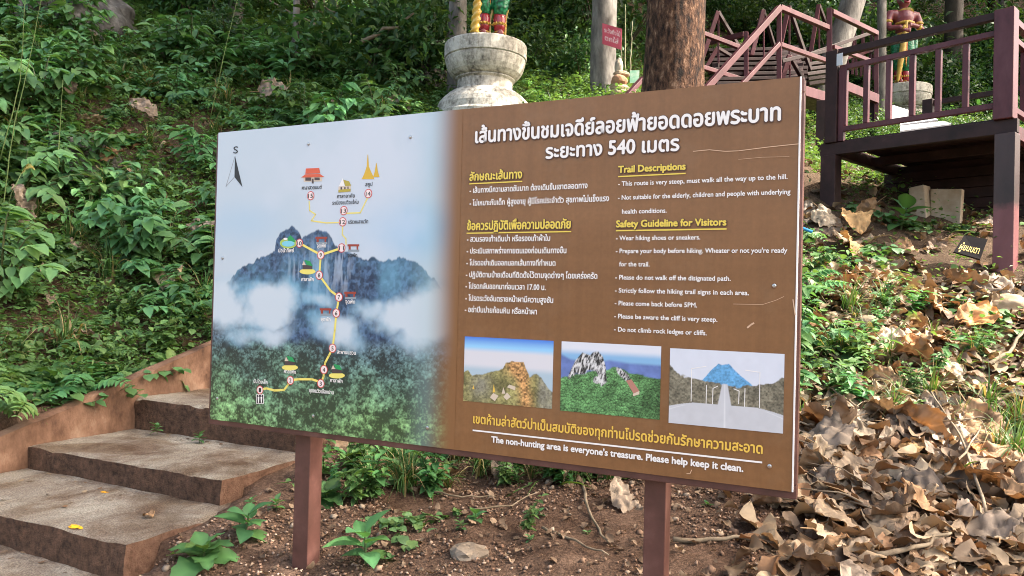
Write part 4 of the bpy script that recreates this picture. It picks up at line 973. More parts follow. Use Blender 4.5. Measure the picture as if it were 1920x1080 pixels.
board3('fallen_sign', (c0, c1, c2, c3), .015, BLK, 'fallen black sign with yellow Thai writing half buried in dead leaves', [('ผู้ยนบดา', .10, .80, .86, .30, YP)])
m = MB(); a = P(1150, 195, 9.2); b_ = P(1200, 152, 8.6)
o = MB(); o.beam(P(1168, 188, 8.8), P(1206, 146, 9.0), .075, .05); p3 = P(1203, 150, 9.0); o.beam((p3.x + .05, p3.y + .02, gz(p3.x, p3.y) - .2), (p3.x + .05, p3.y + .02, p3.z), .06, .06)
o = o.build('stair_handrail', RAIL, None, .003); tag(o, 'short pink handrail end sloping up beside the big brown trunk', 'handrail')

def rock(name, c, s, mat, label, cat, seed, flat_=.7, group=None, sub=4, amp=.35):
    import bmesh
    bm = bmesh.new(); bmesh.ops.create_icosphere(bm, subdivisions=sub, radius=1)
    A = np.array([v.co[:] for v in bm.verts]); d = 1 + (fbm(A * 1.1 + seed * 9.7, 4, seed) - .5) * amp * 2.2 + (np.abs(fbm(A * 3 + seed, 4, seed + 3) - .5)) * -amp
    A = A * d[:, None] * np.array(s)[None] * np.array([1, 1, flat_])
    for v, p in zip(bm.verts, A): v.co = p
    me = bpy.data.meshes.new(name); bm.to_mesh(me); bm.free()
    me.polygons.foreach_set('use_smooth', [sub > 3] * len(me.polygons)); me.update()
    o = link(name, me, mat, None, c); o.rotation_euler = (0, 0, seed * 1.3); tag(o, label, cat, group); return o
GREYR = mat_noise('grey_rock', [(.3, (.03, .028, .026)), (.5, (.095, .088, .082)), (.62, (.17, .16, .15)), (.75, (.34, .32, .31))], 6, .9, .8, .05, bscale=8)
PALER = mat_noise('pale_rock', [(.3, (.26, .21, .16)), (.7, (.44, .38, .31))], 6, .9, .4, .01)
TANR = mat_noise('tan_stone', [(.3, (.24, .17, .10)), (.7, (.40, .31, .22))], 6, .9, .4, .01)
def gp(px, py, d, up=0): p = P(px, py, d); return Vector((p.x, p.y, gz(p.x, p.y) + up))
rock('boulder', gp(110, 45, 9.9, -.1), (.95, .8, 1.1), GREYR, 'large grey speckled boulder in the shrubs at the top of the bank', 'boulder', 3, .9, 'boulders in the bank', 5)
rock('boulder', gp(160, 275, 7.3, -.2), (.40, .4, .46), GREYR, 'grey boulder half hidden by weeds in the middle of the bank', 'boulder', 5, .8, 'boulders in the bank')
rock('boulder', gp(790, 140, 10.8, -.1), (.5, .5, .5), GREYR, 'dark boulder just beside the spiral staff statue pedestal', 'boulder', 8, .8, 'boulders in the bank')
o = rock('stone', gp(875, 1040, 3.02, -.005), (.10, .08, .085), mat_noise('earthy_stone', [(.3, (.13, .10, .075)), (.7, (.27, .225, .18))], 7, .9, .6, .01), 'pale triangular stone lying on the bare earth between the posts', 'stone', 14, .6, None, 3, .6)
rock('stone', gp(1895, 560, 5.75, .03), (.16, .14, .14), TANR, 'broken pale concrete lump at the foot of the deck column', 'stone', 17, .8)
rock('stone', gp(1630, 565, 5.3, .03), (.085, .08, .08), TANR, 'round tan stone on the leaf bank under the deck', 'stone', 19, .9, None, 3, .2)
rock('stone', gp(1562, 545, 5.4, .03), (.06, .055, .055), TANR, 'small round brown stone beside the edge of the board', 'stone', 20, .9, None, 3, .2)
rock('stone', gp(48, 778, 4.5, .03), (.055, .05, .04), PALER, 'small pale stone on top of the side wall', 'stone', 23, .8, None, 3, .3)
for k, (px, py, s_, mt, lb) in enumerate(((1160, 178, (.15, .13, .13), TANR, 'bottom'), (1161, 166, (.13, .12, .09), TANR, 'second'), (1160, 152, (.115, .11, .12), mat_noise('rust_stone', [(.3, (.28, .12, .06)), (.7, (.42, .24, .15))], 6, .9, .4, .01), 'rust coloured middle'), (1165, 139, (.12, .09, .06), TANR, 'flat fourth'), (1160, 125, (.065, .06, .15), PALER, 'pointed top'))):
    p = P(px, py, 9.7); rock('cairn_stone', p, s_, mt, lb + ' stone of the small cairn beside the grey trunk', 'stone', 31 + k, .8, 'stones stacked in the cairn', 3, .25)
# concrete slabs under the deck
SLAB = mat_noise('old_slab', [(.3, (.30, .22, .14)), (.6, (.46, .38, .29)), (.8, (.58, .53, .46))], 4, .9, .4, .01)
for (a, b_, c, d, th, lb) in (((1704, 352, 7.7), (1732, 346, 7.6), (1738, 425, 7.6), (1706, 425, 7.7), .22, 'rough upright concrete slab under the deck'), ((1744, 354, 7.7), (1804, 354, 7.5), (1800, 420, 7.5), (1744, 420, 7.7), .1, 'square tan concrete slab with a pale edge under the deck')):
    q = [P(*x) for x in (a, b_, c, d)]; n = (q[1] - q[0]).cross(q[3] - q[0]).normalized(); n = n if n.y > 0 else -n
    m = MB(); m.add(q + [p + n * th for p in q], [(3, 2, 1, 0), (4, 5, 6, 7), (1, 5, 4, 0), (2, 6, 5, 1), (3, 7, 6, 2), (0, 4, 7, 3)])
    o = m.build('concrete_slab', SLAB, None, .008); tag(o, lb, 'slab', 'concrete slabs under the deck')
m = MB(); m.tube([P(1495, 424, 5.6), P(1510, 430, 5.57), P(1523, 435, 5.55)], .012, 8); o = m.build('plastic_pipe', mat_plain('blue_plastic', (.03, .20, .42), .35)); tag(o, 'short blue plastic pipe sticking out beside the board', 'pipe')
# ---------------------------------------------------------------- leaf and plant building blocks (numpy)
def leaf_t(n=2, fold=.25, droop=.25, shape='ovate'):
    """unit leaf along +Y (length 1, half-width .5): V, T"""
    V, T = [], []
    for i in range(n + 1):
        t = i / n
        w = {'ovate': 1.25 * math.sin(math.pi * min(1, t * .92 + .08)) ** .8 * (1 - .35 * t), 'lance': math.sin(math.pi * (t * .9 + .1)) ** .9, 'heart': 1.3 * math.sqrt(max(0, 1 - (t - .38) ** 2 / .4)) * (1 if t > 0 else .5), 'round': 1.2 * math.sqrt(max(0, 1 - (2 * t - 1) ** 2)) + .02}[shape] if t < 1 else .02
        y = t; z = -droop * t * t
        V += [(-w / 2, y, z + fold * w / 2), (0, y, z), (w / 2, y, z + fold * w / 2)]
    for i in range(n):
        a = 3 * i
        T += [(a, a + 1, a + 4), (a, a + 4, a + 3), (a + 1, a + 2, a + 5), (a + 1, a + 5, a + 4)]
    return np.array(V, float), np.array(T)
def rotm(yaw, pitch, roll):
    """(n,3,3): local Y points out at yaw, lifted by pitch, rolled about itself"""
    cy, sy, cp, sp, cr, sr = np.cos(yaw), np.sin(yaw), np.cos(pitch), np.sin(pitch), np.cos(roll), np.sin(roll)
    Y = np.stack([cy * cp, sy * cp, sp], -1)
    X0 = np.stack([sy, -cy, np.zeros_like(cy)], -1); Z0 = np.cross(X0, Y)
    X = X0 * cr[:, None] + Z0 * sr[:, None]; Z = -X0 * sr[:, None] + Z0 * cr[:, None]
    return np.stack([X, Y, Z], -1)
def spread(tV, tT, pos, rot, sx, sy, sz, cols, jit=0.0):
    """place the template at every pos; returns V, T, C"""
    n = len(pos); S = np.stack([sx, sy, sz], -1)
    V = np.einsum('nij,nkj->nki', rot, tV[None] * S[:, None, :]) + pos[:, None, :]
    T = tT[None] + (np.arange(n) * len(tV))[:, None, None]
    C = np.repeat(cols[:, None, :], len(tV), 1)
    return V.reshape(-1, 3), T.reshape(-1, 3), C.reshape(-1, 3)
class Geo:
    def __init__(s): s.V = []; s.T = []; s.C = []; s.n = 0
    def add(s, V, T, C): s.V.append(V); s.T.append(T + s.n); s.C.append(C); s.n += len(V)
    def tube(s, pts, rad, col, n=5):
        m = MB(); m.tube(pts, rad, n, False); T = []
        for q in m.f: T += [(q[0], q[1], q[2]), (q[0], q[2], q[3])]
        s.add(np.array([tuple(v) for v in m.v]), np.array(T), np.tile(np.array(col, float), (len(m.v), 1)))
    def get(s): return np.concatenate(s.V), np.concatenate(s.T), np.concatenate(s.C)
    def mesh(s, name, smooth=True): V, T, C = s.get(); return mesh_np(name, V, T, C, smooth)
def greens(n, base=(0.062, 0.145, 0.056), var=.35, r=None):
    r = r or rng; c = np.array(base)[None] * (1 + (r.random((n, 1)) - .5) * 2 * var)
    y = r.random((n, 1)) ** 3; return c * (1 - y * .4) + np.array([.13, .17, .03]) * y * .4
LO, LL, LH, LR_ = leaf_t(3), leaf_t(3, shape='lance'), leaf_t(3, .15, .3, 'heart'), leaf_t(4, .1, .15, 'round')
LO2, LL2 = leaf_t(2), leaf_t(2, shape='lance')
U = lambda n, a, b: a + rng.random(n) * (b - a)

# ---------------------------------------------------------------- trees
BARK1 = mat_noise('red_brown_bark', [(.38, (.012, .007, .006)), (.48, (.06, .029, .018)), (.58, (.135, .068, .04)), (.70, (.34, .21, .14))], 20, .95, 1.0, .06, stretch=(1, 1, .45), bscale=26, detail=10)
BARK2 = mat_noise('grey_bark', [(.3, (.05, .046, .042)), (.55, (.17, .155, .14)), (.75, (.32, .30, .27))], 7, .9, .7, .02, stretch=(1, 1, .35), bscale=14)
BARK3 = mat_noise('dark_bark', [(.3, (.02, .016, .013)), (.6, (.065, .052, .042)), (.8, (.14, .115, .09))], 7, .95, .7, .02, stretch=(1, 1, .3), bscale=14)
def crown_mesh(seed, n, leaf, base, clumps=70, flat_=.75):
    r = np.random.default_rng(seed); g = Geo()
    # clump centres in a hollowish ball, leaves gathered round each clump so gaps remain
    d = r.normal(size=(clumps, 3)); d /= np.linalg.norm(d, axis=1)[:, None]
    cc = d * (0.35 + .62 * r.random((clumps, 1)) ** .6); cc[:, 2] *= flat_
    cs = .12 + .14 * r.random(clumps)
    k = r.integers(0, clumps, n); o = r.normal(size=(n, 3)) * cs[k][:, None] * np.array([1, 1, .55])
    pos = cc[k] + o; tone = .7 + .6 * r.random(clumps)
    cols = greens(n, base, .3, r) * tone[k][:, None]
    rot = rotm(r.random(n) * 6.283, r.normal(-.25, .45, n), r.normal(0, .6, n))
    L = leaf * (.6 + .8 * r.random(n))
    g.add(*spread(*LO2, pos, rot, L * .55, L, L, cols))
    return g.mesh('crown', False)
CROWNS = [crown_mesh(101, 5200, .085, (.042, .098, .028)), crown_mesh(102, 5200, .075, (.055, .115, .03), 60), crown_mesh(103, 4600, .10, (.075, .13, .028), 55)]
for me_ in CROWNS: me_.materials.append(LEAF)
def trunk_mesh(pts, rad, n, limbs, seed, rough=.06):
    m = MB(); P2, R2_ = [], []
    pts = [Vector(p) for p in pts]
    for i in range(len(pts) - 1):
        for k in range(8):
            t = k / 8; P2.append(pts[i].lerp(pts[i + 1], t)); R2_.append(rad[i] + (rad[i + 1] - rad[i]) * t)
    P2.append(pts[-1]); R2_.append(rad[-1])
    m.tube(P2, R2_, n)
    for lp, lr in limbs: m.tube(lp, lr, max(6, n // 2))
    A = np.array([tuple(v) for v in m.v]); c = np.zeros_like(A); k = 0
    nn = fbm(A * np.array([3, 3, 1.2]) + seed, 4, seed) - .5; n2 = fbm(A * np.array([14, 14, 4]) + seed, 3, seed + 1) - .5
    L = len(P2) * n
    for i in range(len(P2)):
        ctr = np.array(P2[i]); s = slice(i * n, (i + 1) * n); A[s] = ctr + (A[s] - ctr) * (1 + nn[s] * rough * 5 + n2[s] * rough * 2)[:, None]
    m.v = [tuple(v) for v in A]; return m
def tree(name, label, base, r0, h, lean, bark, crowns, group=None, n=14, seed=0, r1=.55, rough=.06, limbs=3):
    e = empty(name, base); tag(e, label, 'tree', group); b = Vector((0, 0, 0)); L = Vector(lean)
    rr = random.Random(seed); pts = [Vector((0, 0, -.35))] + [Vector((L.x * t + rr.uniform(-.05, .05) * h * .1, L.y * t + rr.uniform(-.05, .05) * h * .1, h * t)) for t in (.0, .25, .5, .75, 1)]
    pts[1] = Vector((0, 0, 0)); rad = [r0 * 1.35, r0 * 1.06, r0 * .95, r0 * (.75 + .25 * r1), r0 * (.4 + .6 * r1), r0 * r1]
    lm = []
    for cx, cy, cz, cr, _ in crowns[:limbs]:
        s = pts[-2].lerp(pts[-1], .6); tgt = Vector((cx, cy, cz)); mid = s.lerp(tgt, .5) + Vector((0, 0, -.1 * (tgt - s).length))
        lm.append(([s, mid, tgt], [r0 * r1 * .75, r0 * r1 * .5, r0 * .1]))
    trunk_mesh(pts, rad, n, lm, seed + 3, rough).build('trunk', bark, e, 0, True)
    for cx, cy, cz, cr, k in crowns:
        o = link('crown', CROWNS[k], None, e); o.location = (cx, cy, cz); o.scale = (cr, cr, cr * .85); o.rotation_euler = (0, 0, rr.uniform(0, 6.28))
    return e
def base_at(px, py, d): p = P(px, py, d); return Vector((p.x, p.y, gz(p.x, p.y)))
tree('big_tree', 'thick tree with rough red-brown bark just behind the board', base_at(1259, 170, 7.4), .30, 8.5, (.03, .1, 0), BARK1, [(0, 1, 10.0, 3.0, 0), (-2.2, .2, 9.4, 2.6, 1), (2.4, 1.5, 9.6, 2.6, 0), (.6, -.4, 7.2, 1.5, 1)], None, 26, 1, .8, .045)
tree('grey_tree', 'straight grey tree trunk carrying the small red sign', base_at(1130, 185, 10.0), .165, 9, (.12, .1, 0), BARK2, [(0, 0, 10, 2.6, 1), (-1.5, 1, 9.2, 2.2, 0)], None, 20, 2, .75, .04)
tree('slim_tree', 'dark slim tree trunk right behind the spiral staff statue', base_at(856, 100, 10.0), .125, 8.5, (.05, 0, 0), BARK2, [(0, 0, 9.4, 2.3, 0), (-1.5, .5, 8.6, 1.9, 1)], None, 14, 3, .7)
tree('sapling', 'thin pale sapling rising from the weeds above the map side of the board', base_at(550, 150, 9.9), .045, 6.5, (.1, .2, 0), BARK2, [(.1, .2, 7.0, 1.5, 1)], None, 10, 4, .6)
tree('slim_tree', 'short mossy trunk in the dark thicket left of the pale sapling', base_at(437, 70, 11.6), .11, 7.5, (.3, .2, 0), BARK2, [(.2, .2, 8.6, 2.2, 0)], None, 12, 5, .6)
tree('leaning_tree', 'grey trunk leaning to the side behind the pink landing rails', base_at(1528, 160, 12.6), .21, 8, (2.6, .6, 0), BARK2, [(2.6, .6, 9.2, 2.8, 1), (4.0, 1.2, 8.6, 2.2, 2)], None, 18, 6, .75, .05)
tree('grey_tree', 'thin light trunk between the landing and the red statue', base_at(1653, 165, 13.6), .085, 8, (-.15, .1, 0), BARK2, [(0, 0, 9, 2.0, 2)], None, 12, 7, .7)
tree('slim_tree', 'dark straight trunk behind the deck railing beside the red statue', base_at(1787, 135, 17.2), .2, 10, (.25, .1, 0), BARK3, [(0, 0, 11.5, 3.0, 1), (1.8, 1, 10.4, 2.4, 2)], None, 16, 8, .75)
# trees standing beside the view: their crowns throw the dappled shade
SHADE = [((7.2, 2.4), .2, 6.0, (-1.0, .2, 0), [(.1, -.4, 6.8, 1.2, 2), (.4, 1.0, 7.2, .75, 2), (-2.2, -.1, 7.0, 1.25, 0), (-3.6, .2, 7.2, 1.5, 1), (-5.0, 1.0, 7.6, 1.5, 0), (-3.6, 2.0, 7.6, 1.4, 1), (-5.3, 3.0, 7.6, 1.5, 1)])]
for i, ((x, y), r0, h, ln, cr) in enumerate(SHADE):
    tree('shade_tree', ['tree beyond the litter bank whose crown hangs over the board', 'tall tree behind the deck with a wide green crown'][i], Vector((x, y, gz(x, y))), r0, h, ln, BARK2 if i % 2 else BARK3, cr, None, 14, 40 + i, .65)
# forest behind: one built kind, each copy its own trunk and crown
def forest_proto(k):
    e = empty('forest_tree', (0, 0, 0)); rr = random.Random(900 + k); h = (5.5, 7.5, 4.5)[k]
    pts = [(0, 0, -.5), (0, 0, 0), (rr.uniform(-.2, .2), 0, h * .4), (rr.uniform(-.4, .4), .1, h * .75), (rr.uniform(-.5, .5), .1, h)]
    lm = [([Vector(pts[3]), Vector((a, b, h * .95)), Vector((a * 1.7, b * 1.7, h * 1.12))], [.07, .05, .02]) for a, b in ((.8, .3), (-.7, .5), (.1, -.8))]
    trunk_mesh(pts, [.19, .15, .12, .10, .05], 10, lm, 70 + k).build('trunk', (BARK3, BARK2, BARK3)[k], e, 0, True)
    for a, b, c, s in (((0, 0, h * 1.05, 1.9), (1.1, .5, h * .9, 1.5), (-1.2, .3, h * .82, 1.5)), ((0, 0, h * 1.02, 2.1), (-1.3, -.3, h * .85, 1.6), (1.4, .2, h * .72, 1.4)), ((0, 0, h * .9, 1.8), (.9, .6, h * .62, 1.4), (-.9, -.4, h * .7, 1.3)))[k]:
        o = link('crown', CROWNS[(k + (0 if s > 1.7 else 1)) % 3], None, e); o.location = (a, b, c); o.scale = (s, s, s * .85)
    return e
FP = [forest_proto(k) for k in range(3)]
FLAB = ['dark forest tree on the slope far behind the statues', 'tall thin forest tree on the wooded slope behind', 'low leafy forest tree among the trunks on the slope']
fr = random.Random(5); placed = 0; used = [False] * 3; spots = []
for tries in range(900):
    d = fr.uniform(13.5, 34); x = fr.uniform(-.78, .95) * d; 
    if any((x - a) ** 2 + (d - b) ** 2 < (1.5 + d * .035) ** 2 for a, b in spots): continue
    if 3.2 < x < 13 and d < 20: continue
    if x < 2.5 and d < 16.5: continue
    spots.append((x, d))
    if len(spots) >= 64: break
for x, d in spots:
    k = fr.choice((0, 1, 1, 2, 2)); o = FP[k] if not used[k] else copy_tree(FP[k]); used[k] = True
    o.location = (x, d, gz(x, d)); s = fr.uniform(.75, 1.25); o.scale = (s, s, s * fr.uniform(.9, 1.2)); o.rotation_euler = (fr.uniform(-.06, .06), fr.uniform(-.06, .06), fr.uniform(0, 6.28))
    tag(o, FLAB[k], 'tree', 'forest trees on the slope')
# ---------------------------------------------------------------- plants
def herb(seed, kind):
    """one plant, about 1 unit tall/wide, base at origin"""
    r = np.random.default_rng(seed); g = Geo(); U_ = lambda n, a, b: a + r.random(n) * (b - a)
    if kind == 'weed':          # upright stems with opposite oval leaves
        for s in range(r.integers(4, 7)):
            az = r.random() * 6.283; ln = r.uniform(.5, 1.0); tilt = r.uniform(.1, .75)
            n = 9; t = np.linspace(0, 1, n); x = np.sin(tilt * t) * ln * t; z = np.cos(tilt * t * .8) * ln * t
            pts = np.stack([x * math.cos(az), x * math.sin(az), z], -1)
            g.tube([Vector(p) for p in pts], list(np.linspace(.014, .005, n)), (.07, .11, .035), 4)
            k = np.repeat(np.arange(2, n), 2); sd = np.tile([0, math.pi], n - 2); m = len(k)
            yaw = az + math.pi / 2 + sd + k * .9 + U_(m, -.3, .3); L = (.27 - .012 * k) * U_(m, .75, 1.2)
            g.add(*spread(*LO, pts[k], rotm(yaw, U_(m, -.1, .5), U_(m, -.35, .35)), L * .52, L, L, greens(m, (.085, .20, .07), .3, r)))
    elif kind == 'fern':        # pinnate fronds
        for s in range(r.integers(6, 9)):
            az = r.random() * 6.283; ln = r.uniform(.6, 1.1); n = 13; t = np.linspace(0, 1, n); x = ln * t * .9; z = .5 * ln * np.sin(t * 2.2) * r.uniform(.5, 1.1)
            pts = np.stack([x * math.cos(az), x * math.sin(az), z], -1)
            g.tube([Vector(p) for p in pts], list(np.linspace(.012, .003, n)), (.06, .10, .03), 4)
            k = np.repeat(np.arange(2, n), 2); sd = np.tile([1.15, -1.15], n - 2); m = len(k); L = .20 * np.sin((k / n) * 2.6 + .4) * U_(m, .85, 1.15)
            g.add(*spread(*LL, pts[k], rotm(az + sd + U_(m, -.1, .1), U_(m, -.15, .15), U_(m, -.2, .2)), L * .42, L, L, greens(m, (.085, .205, .072), .22, r)))
    elif kind == 'broad':       # rosette of big toothed leaves
        m = 11; a = np.arange(m) * 2.4; up = np.linspace(.05, 1.0, m); L = U_(m, .42, .62) * np.linspace(1.1, .6, m)
        V_, T_ = leaf_t(8, .18, .35, 'ovate'); V_ = V_.copy(); V_[::3, 0] *= 1 + .22 * (np.arange(9) % 2); V_[2::3, 0] *= 1 + .22 * (np.arange(9) % 2); V_[::3, 2] += .05 * np.sin(np.arange(9) * 2.4); V_[2::3, 2] += .05 * np.cos(np.arange(9) * 2.1)
        b = np.zeros((m, 3)); b[:, 2] = np.linspace(.02, .22, m)
        V, T, C = spread(V_, T_, b, rotm(a + U_(m, -.25, .25), up * .9, U_(m, -.3, .3)), L * .62, L, L, greens(m, (.06, .15, .05), .2, r))
        C = C.reshape(m, -1, 3); C[:, 1::3] *= 1.5; g.add(V, T, C.reshape(-1, 3)); g.tube([Vector((0, 0, -.1)), Vector((0, 0, .24))], [.025, .015], (.08, .12, .05), 6)
    elif kind == 'grass':
        n = 46; az = r.random(n) * 6.283; ln = U_(n, .5, 1.15); tl = U_(n, .1, .9); seg = 6; V = np.zeros((n, seg + 1, 2, 3)); w = U_(n, .010, .022)
        b0 = r.normal(size=(n, 2)) * .06
        for i in range(seg + 1):
            t = i / seg; ang = tl * (.3 + 1.5 * t * t); x = ln * t * np.sin(ang * .8); z = ln * t * np.cos(ang * .9)
            ww = w * (1 - t ** 2) + .001
            c = np.stack([b0[:, 0] + x * np.cos(az), b0[:, 1] + x * np.sin(az), z], -1); sd = np.stack([-np.sin(az), np.cos(az), np.zeros(n)], -1) * ww[:, None]
            V[:, i, 0] = c - sd; V[:, i, 1] = c + sd
        i = np.arange(seg); q = np.stack([2 * i, 2 * i + 1, 2 * i + 3, 2 * i + 2], -1); T = np.concatenate([q[:, [0, 1, 2]], q[:, [0, 2, 3]]])
        T = (T[None] + (np.arange(n) * (2 * seg + 2))[:, None, None]).reshape(-1, 3)
        dry = (r.random(n) < .22)[:, None]; c = np.where(dry, np.array([.30, .24, .12]), greens(n, (.06, .13, .038), .3, r))
        g.add(V.reshape(-1, 3), T, np.repeat(c[:, None], 2 * seg + 2, 1).reshape(-1, 3))
    elif kind == 'creeper':     # heart leaves on long stalks, trailing
        for s in range(6):
            az = r.random() * 6.283; n = 9; t = np.linspace(0, 1, n); ln = r.uniform(.6, 1.3)
            pts = np.stack([np.cos(az + t * .8) * ln * t, np.sin(az + t * .8) * ln * t, .08 + .12 * np.sin(t * 5 + s)], -1)
            g.tube([Vector(p) for p in pts], .006, (.08, .10, .04), 4)
            k = np.repeat(np.arange(1, n), 2); m = len(k); L = U_(m, .13, .24); pos = pts[k] + np.stack([r.normal(size=m) * .06, r.normal(size=m) * .06, U_(m, .02, .13)], -1)
            g.add(*spread(*LH, pos, rotm(r.random(m) * 6.283, U_(m, -.5, .2), U_(m, -.3, .3)), L * .8, L, L, greens(m, (.075, .175, .07), .28, r)))
    elif kind == 'bush':
        n = 1300; c = r.normal(size=(26, 3)); c /= np.linalg.norm(c, axis=1)[:, None]; c = c * (.3 + .5 * r.random((26, 1))) * np.array([1, 1, .7]) + np.array([0, 0, .5]); c[:, 2] = np.abs(c[:, 2])
        k = r.integers(0, 26, n); pos = c[k] + r.normal(size=(n, 3)) * .15; L = U_(n, .055, .12); tone = U_(26, .65, 1.35)
        g.add(*spread(*LO2, pos, rotm(r.random(n) * 6.283, r.normal(-.1, .5, n), r.normal(0, .5, n)), L * .5, L, L, greens(n, (.04, .10, .036), .25, r) * tone[k][:, None]))  # leaf green lowered to stand in for shade under the dense canopy
        for q in c[:12]: g.tube([Vector((0, 0, -.1)), Vector(q) * .5 + Vector((0, 0, -.05)), Vector(q)], [.018, .012, .005], (.09, .075, .05), 4)
    elif kind == 'shrub':       # bushy undergrowth: many arching stems with broad leaves in layers
        for s in range(13):
            az = r.random() * 6.283; ln = r.uniform(.55, 1.05); tilt = r.uniform(.2, 1.15); n = 8; t = np.linspace(0, 1, n); x = np.sin(tilt) * ln * t ** 1.2; z = np.cos(tilt) * ln * np.sin(t * 1.6)
            pts = np.stack([x * math.cos(az), x * math.sin(az), z], -1)
            g.tube([Vector(p) for p in pts], list(np.linspace(.012, .004, n)), (.08, .10, .04), 4)
            k = np.repeat(np.arange(2, n), 2); sd = np.tile([.9, -.9], n - 2); m = len(k); L = U_(m, .13, .25)
            g.add(*spread(*LO, pts[k], rotm(az + sd + U_(m, -.5, .5), U_(m, -.35, .25), U_(m, -.3, .3)), L * .55, L, L, greens(m, (.082, .20, .078), .25, r) * r.uniform(.7, 1.3)))
    elif kind == 'sprout':      # few big leaves, soft, on a short stem
        m = 9; a = np.arange(m) * 2.4 + r.random(m) * .4; up = np.linspace(-.1, 1.1, m); L = U_(m, .34, .55); z = np.linspace(.08, .42, m)
        g.tube([Vector((0, 0, -.1)), Vector((.01, 0, .44))], [.022, .012], (.10, .14, .06), 6)
        pos = np.stack([np.cos(a) * .03, np.sin(a) * .03, z], -1)
        V, T, C = spread(*leaf_t(6, .2, .25, 'ovate'), pos, rotm(a, up * .75, U_(m, -.2, .2)), L * .64, L, L, greens(m, (.06, .145, .055), .2, r)); C = C.reshape(m, -1, 3); C[:, 1::3] *= 1.5; g.add(V, T, C.reshape(-1, 3))
    me = g.mesh(kind, kind not in ('bush',)); me.materials.append(LEAF); return me
KINDS_ = {k: [herb(300 + 10 * i + j, k) for j in range(n)] for i, (k, n) in enumerate((('weed', 4), ('fern', 3), ('broad', 2), ('grass', 4), ('creeper', 3), ('bush', 4), ('sprout', 3), ('shrub', 5)))}
PNAME = {'weed': 'leafy_weed', 'fern': 'feathery_weed', 'broad': 'broadleaf_plant', 'grass': 'grass_tuft', 'creeper': 'heart_leaf_creeper', 'bush': 'bush', 'sprout': 'young_plant', 'shrub': 'leafy_shrub'}
pr = random.Random(21)
def plant(kind, x, y, s, label, group=None, tilt=.12, zs=1.0, sink=0.0, cat='plant'):
    o = bpy.data.objects.new(PNAME[kind], pr.choice(KINDS_[kind])); COL.objects.link(o)
    n = ground_normal(x, y); ax = (n * .5 + Vector((pr.uniform(-tilt, tilt), pr.uniform(-tilt, tilt), .5))).normalized()
    o.rotation_mode = 'QUATERNION'; o.rotation_quaternion = Vector((0, 0, 1)).rotation_difference(ax) @ Euler((0, 0, pr.uniform(0, 6.28))).to_quaternion()
    o.location = (x, y, gz(x, y) - sink); o.scale = (s, s, s * zs); tag(o, label, cat, group); return o
def plant_px(kind, px, py, d, s, label, **k): p = P(px, py, d); return plant(kind, p.x, p.y, s, label, **k)
# plants one can point at
plant_px('broad', 383, 1060, 3.02, .30, 'toothed broad-leaved green plant at the foot of the nearest step')
plant_px('sprout', 458, 1030, 3.2, .26, 'upright soft-leaved plant just beside the side face of the steps')
plant_px('sprout', 685, 1068, 2.98, .31, 'tall pale green young plant growing on bare earth by the first post')
plant_px('creeper', 770, 985, 3.35, .22, 'round-leaved creeping plant between the two board posts')
plant_px('sprout', 752, 915, 3.75, .22, 'small upright plant in front of the weeds behind the board')
plant_px('broad', 612, 935, 3.6, .24, 'broad-leaved plant growing tight against the first board post')
plant_px('sprout', 470, 945, 3.5, .07, 'tiny seedling rooted in the muddy side of the steps')
plant_px('sprout', 518, 960, 3.45, .11, 'little seedling half hidden behind the first board post')
plant_px('weed', 990, 1010, 3.15, .17, 'low leafy weed near the second board post')
plant_px('sprout', 865, 1010, 3.2, .07, 'tiny seedling beside the pale triangular stone')
plant_px('weed', 1110, 915, 3.75, .30, 'leafy weed arching over the bare earth by the second post')
plant_px('sprout', 1690, 380, 7.2, .50, 'large grey-green plant in front of the concrete slabs')
for px, py, lb in ((299, 800, 'small weed sprouting from the riser of the third step'), (378, 818, 'tiny weed on the damp edge under the third step')):
    p = P(px, py, 4.62 if px < 320 else 4.42); o = plant('sprout', p.x, p.y, .10, lb); o.location = (p.x, p.y - .03, p.z - .03)
# crowds of plants: left bank, band behind the board, right bank
def scatter(kind, n, region, srange, label, group, dens=lambda x, y: 1, mind=.0, cat='plant', zs=(1, 1), sink=.02):
    got = []; tries = 0
    while len(got) < n and tries < n * 60:
        tries += 1; x = pr.uniform(region[0], region[1]); y = pr.uniform(region[2], region[3])
        if abs(x) > .78 * y + .6 or pr.random() > dens(x, y): continue
        u, v = suv(x, y); u, v = float(u), float(v)
        if -1.72 < u < .12 and v < 3.5: continue
        if u <= -1.55 and v < -.3: continue
        if mind and any((x - a) ** 2 + (y - b) ** 2 < mind * mind for a, b in got): continue
        got.append((x, y)); s = pr.uniform(*srange); lb = label(x, y) if callable(label) else label
        plant(kind, x, y, s, lb, group=group, zs=pr.uniform(*zs), sink=sink, cat=cat)
def blocks(x, y):     # keep the sight lines to the statues, the small red sign and the stair rails clear
    p = 960 + F * x / y
    return (780 < p < 1075 and y < 11.2) or (1075 <= p < 1240 and y < 11.5) or (1240 <= p < 1790 and y < 14.5)
def bank(x, y):      # 1 on the weedy bank above the steps
    u, v = suv(x, y); return float((u < -1.7) and y > 3.6) + float(y > 5.6 and x < 1.2)
def front(x, y): return 1.0 if (y > 3.75 + .25 * max(0, x)) and (x < .9 or y > 5.2) else .0
where = lambda base: (lambda x, y: base + (' on the weedy bank above the steps' if x < -1.2 and y < 8 else ' on the upper slope below the forest' if y >= 8 else ' in the strip behind the board'))
scatter('weed', 225, (-7, 1.0, 4.2, 10.5), (.15, .40), where('leafy green weed'), 'leafy weeds on the bank', lambda x, y: bank(x, y))
scatter('fern', 150, (-7, 1.2, 4.2, 11), (.2, .52), where('feathery weed with rows of narrow leaflets'), 'feathery weeds on the bank', bank)
scatter('creeper', 130, (-7, 1.0, 4.2, 9.5), (.2, .42), where('heart-leaved creeper'), 'creepers on the bank', bank)
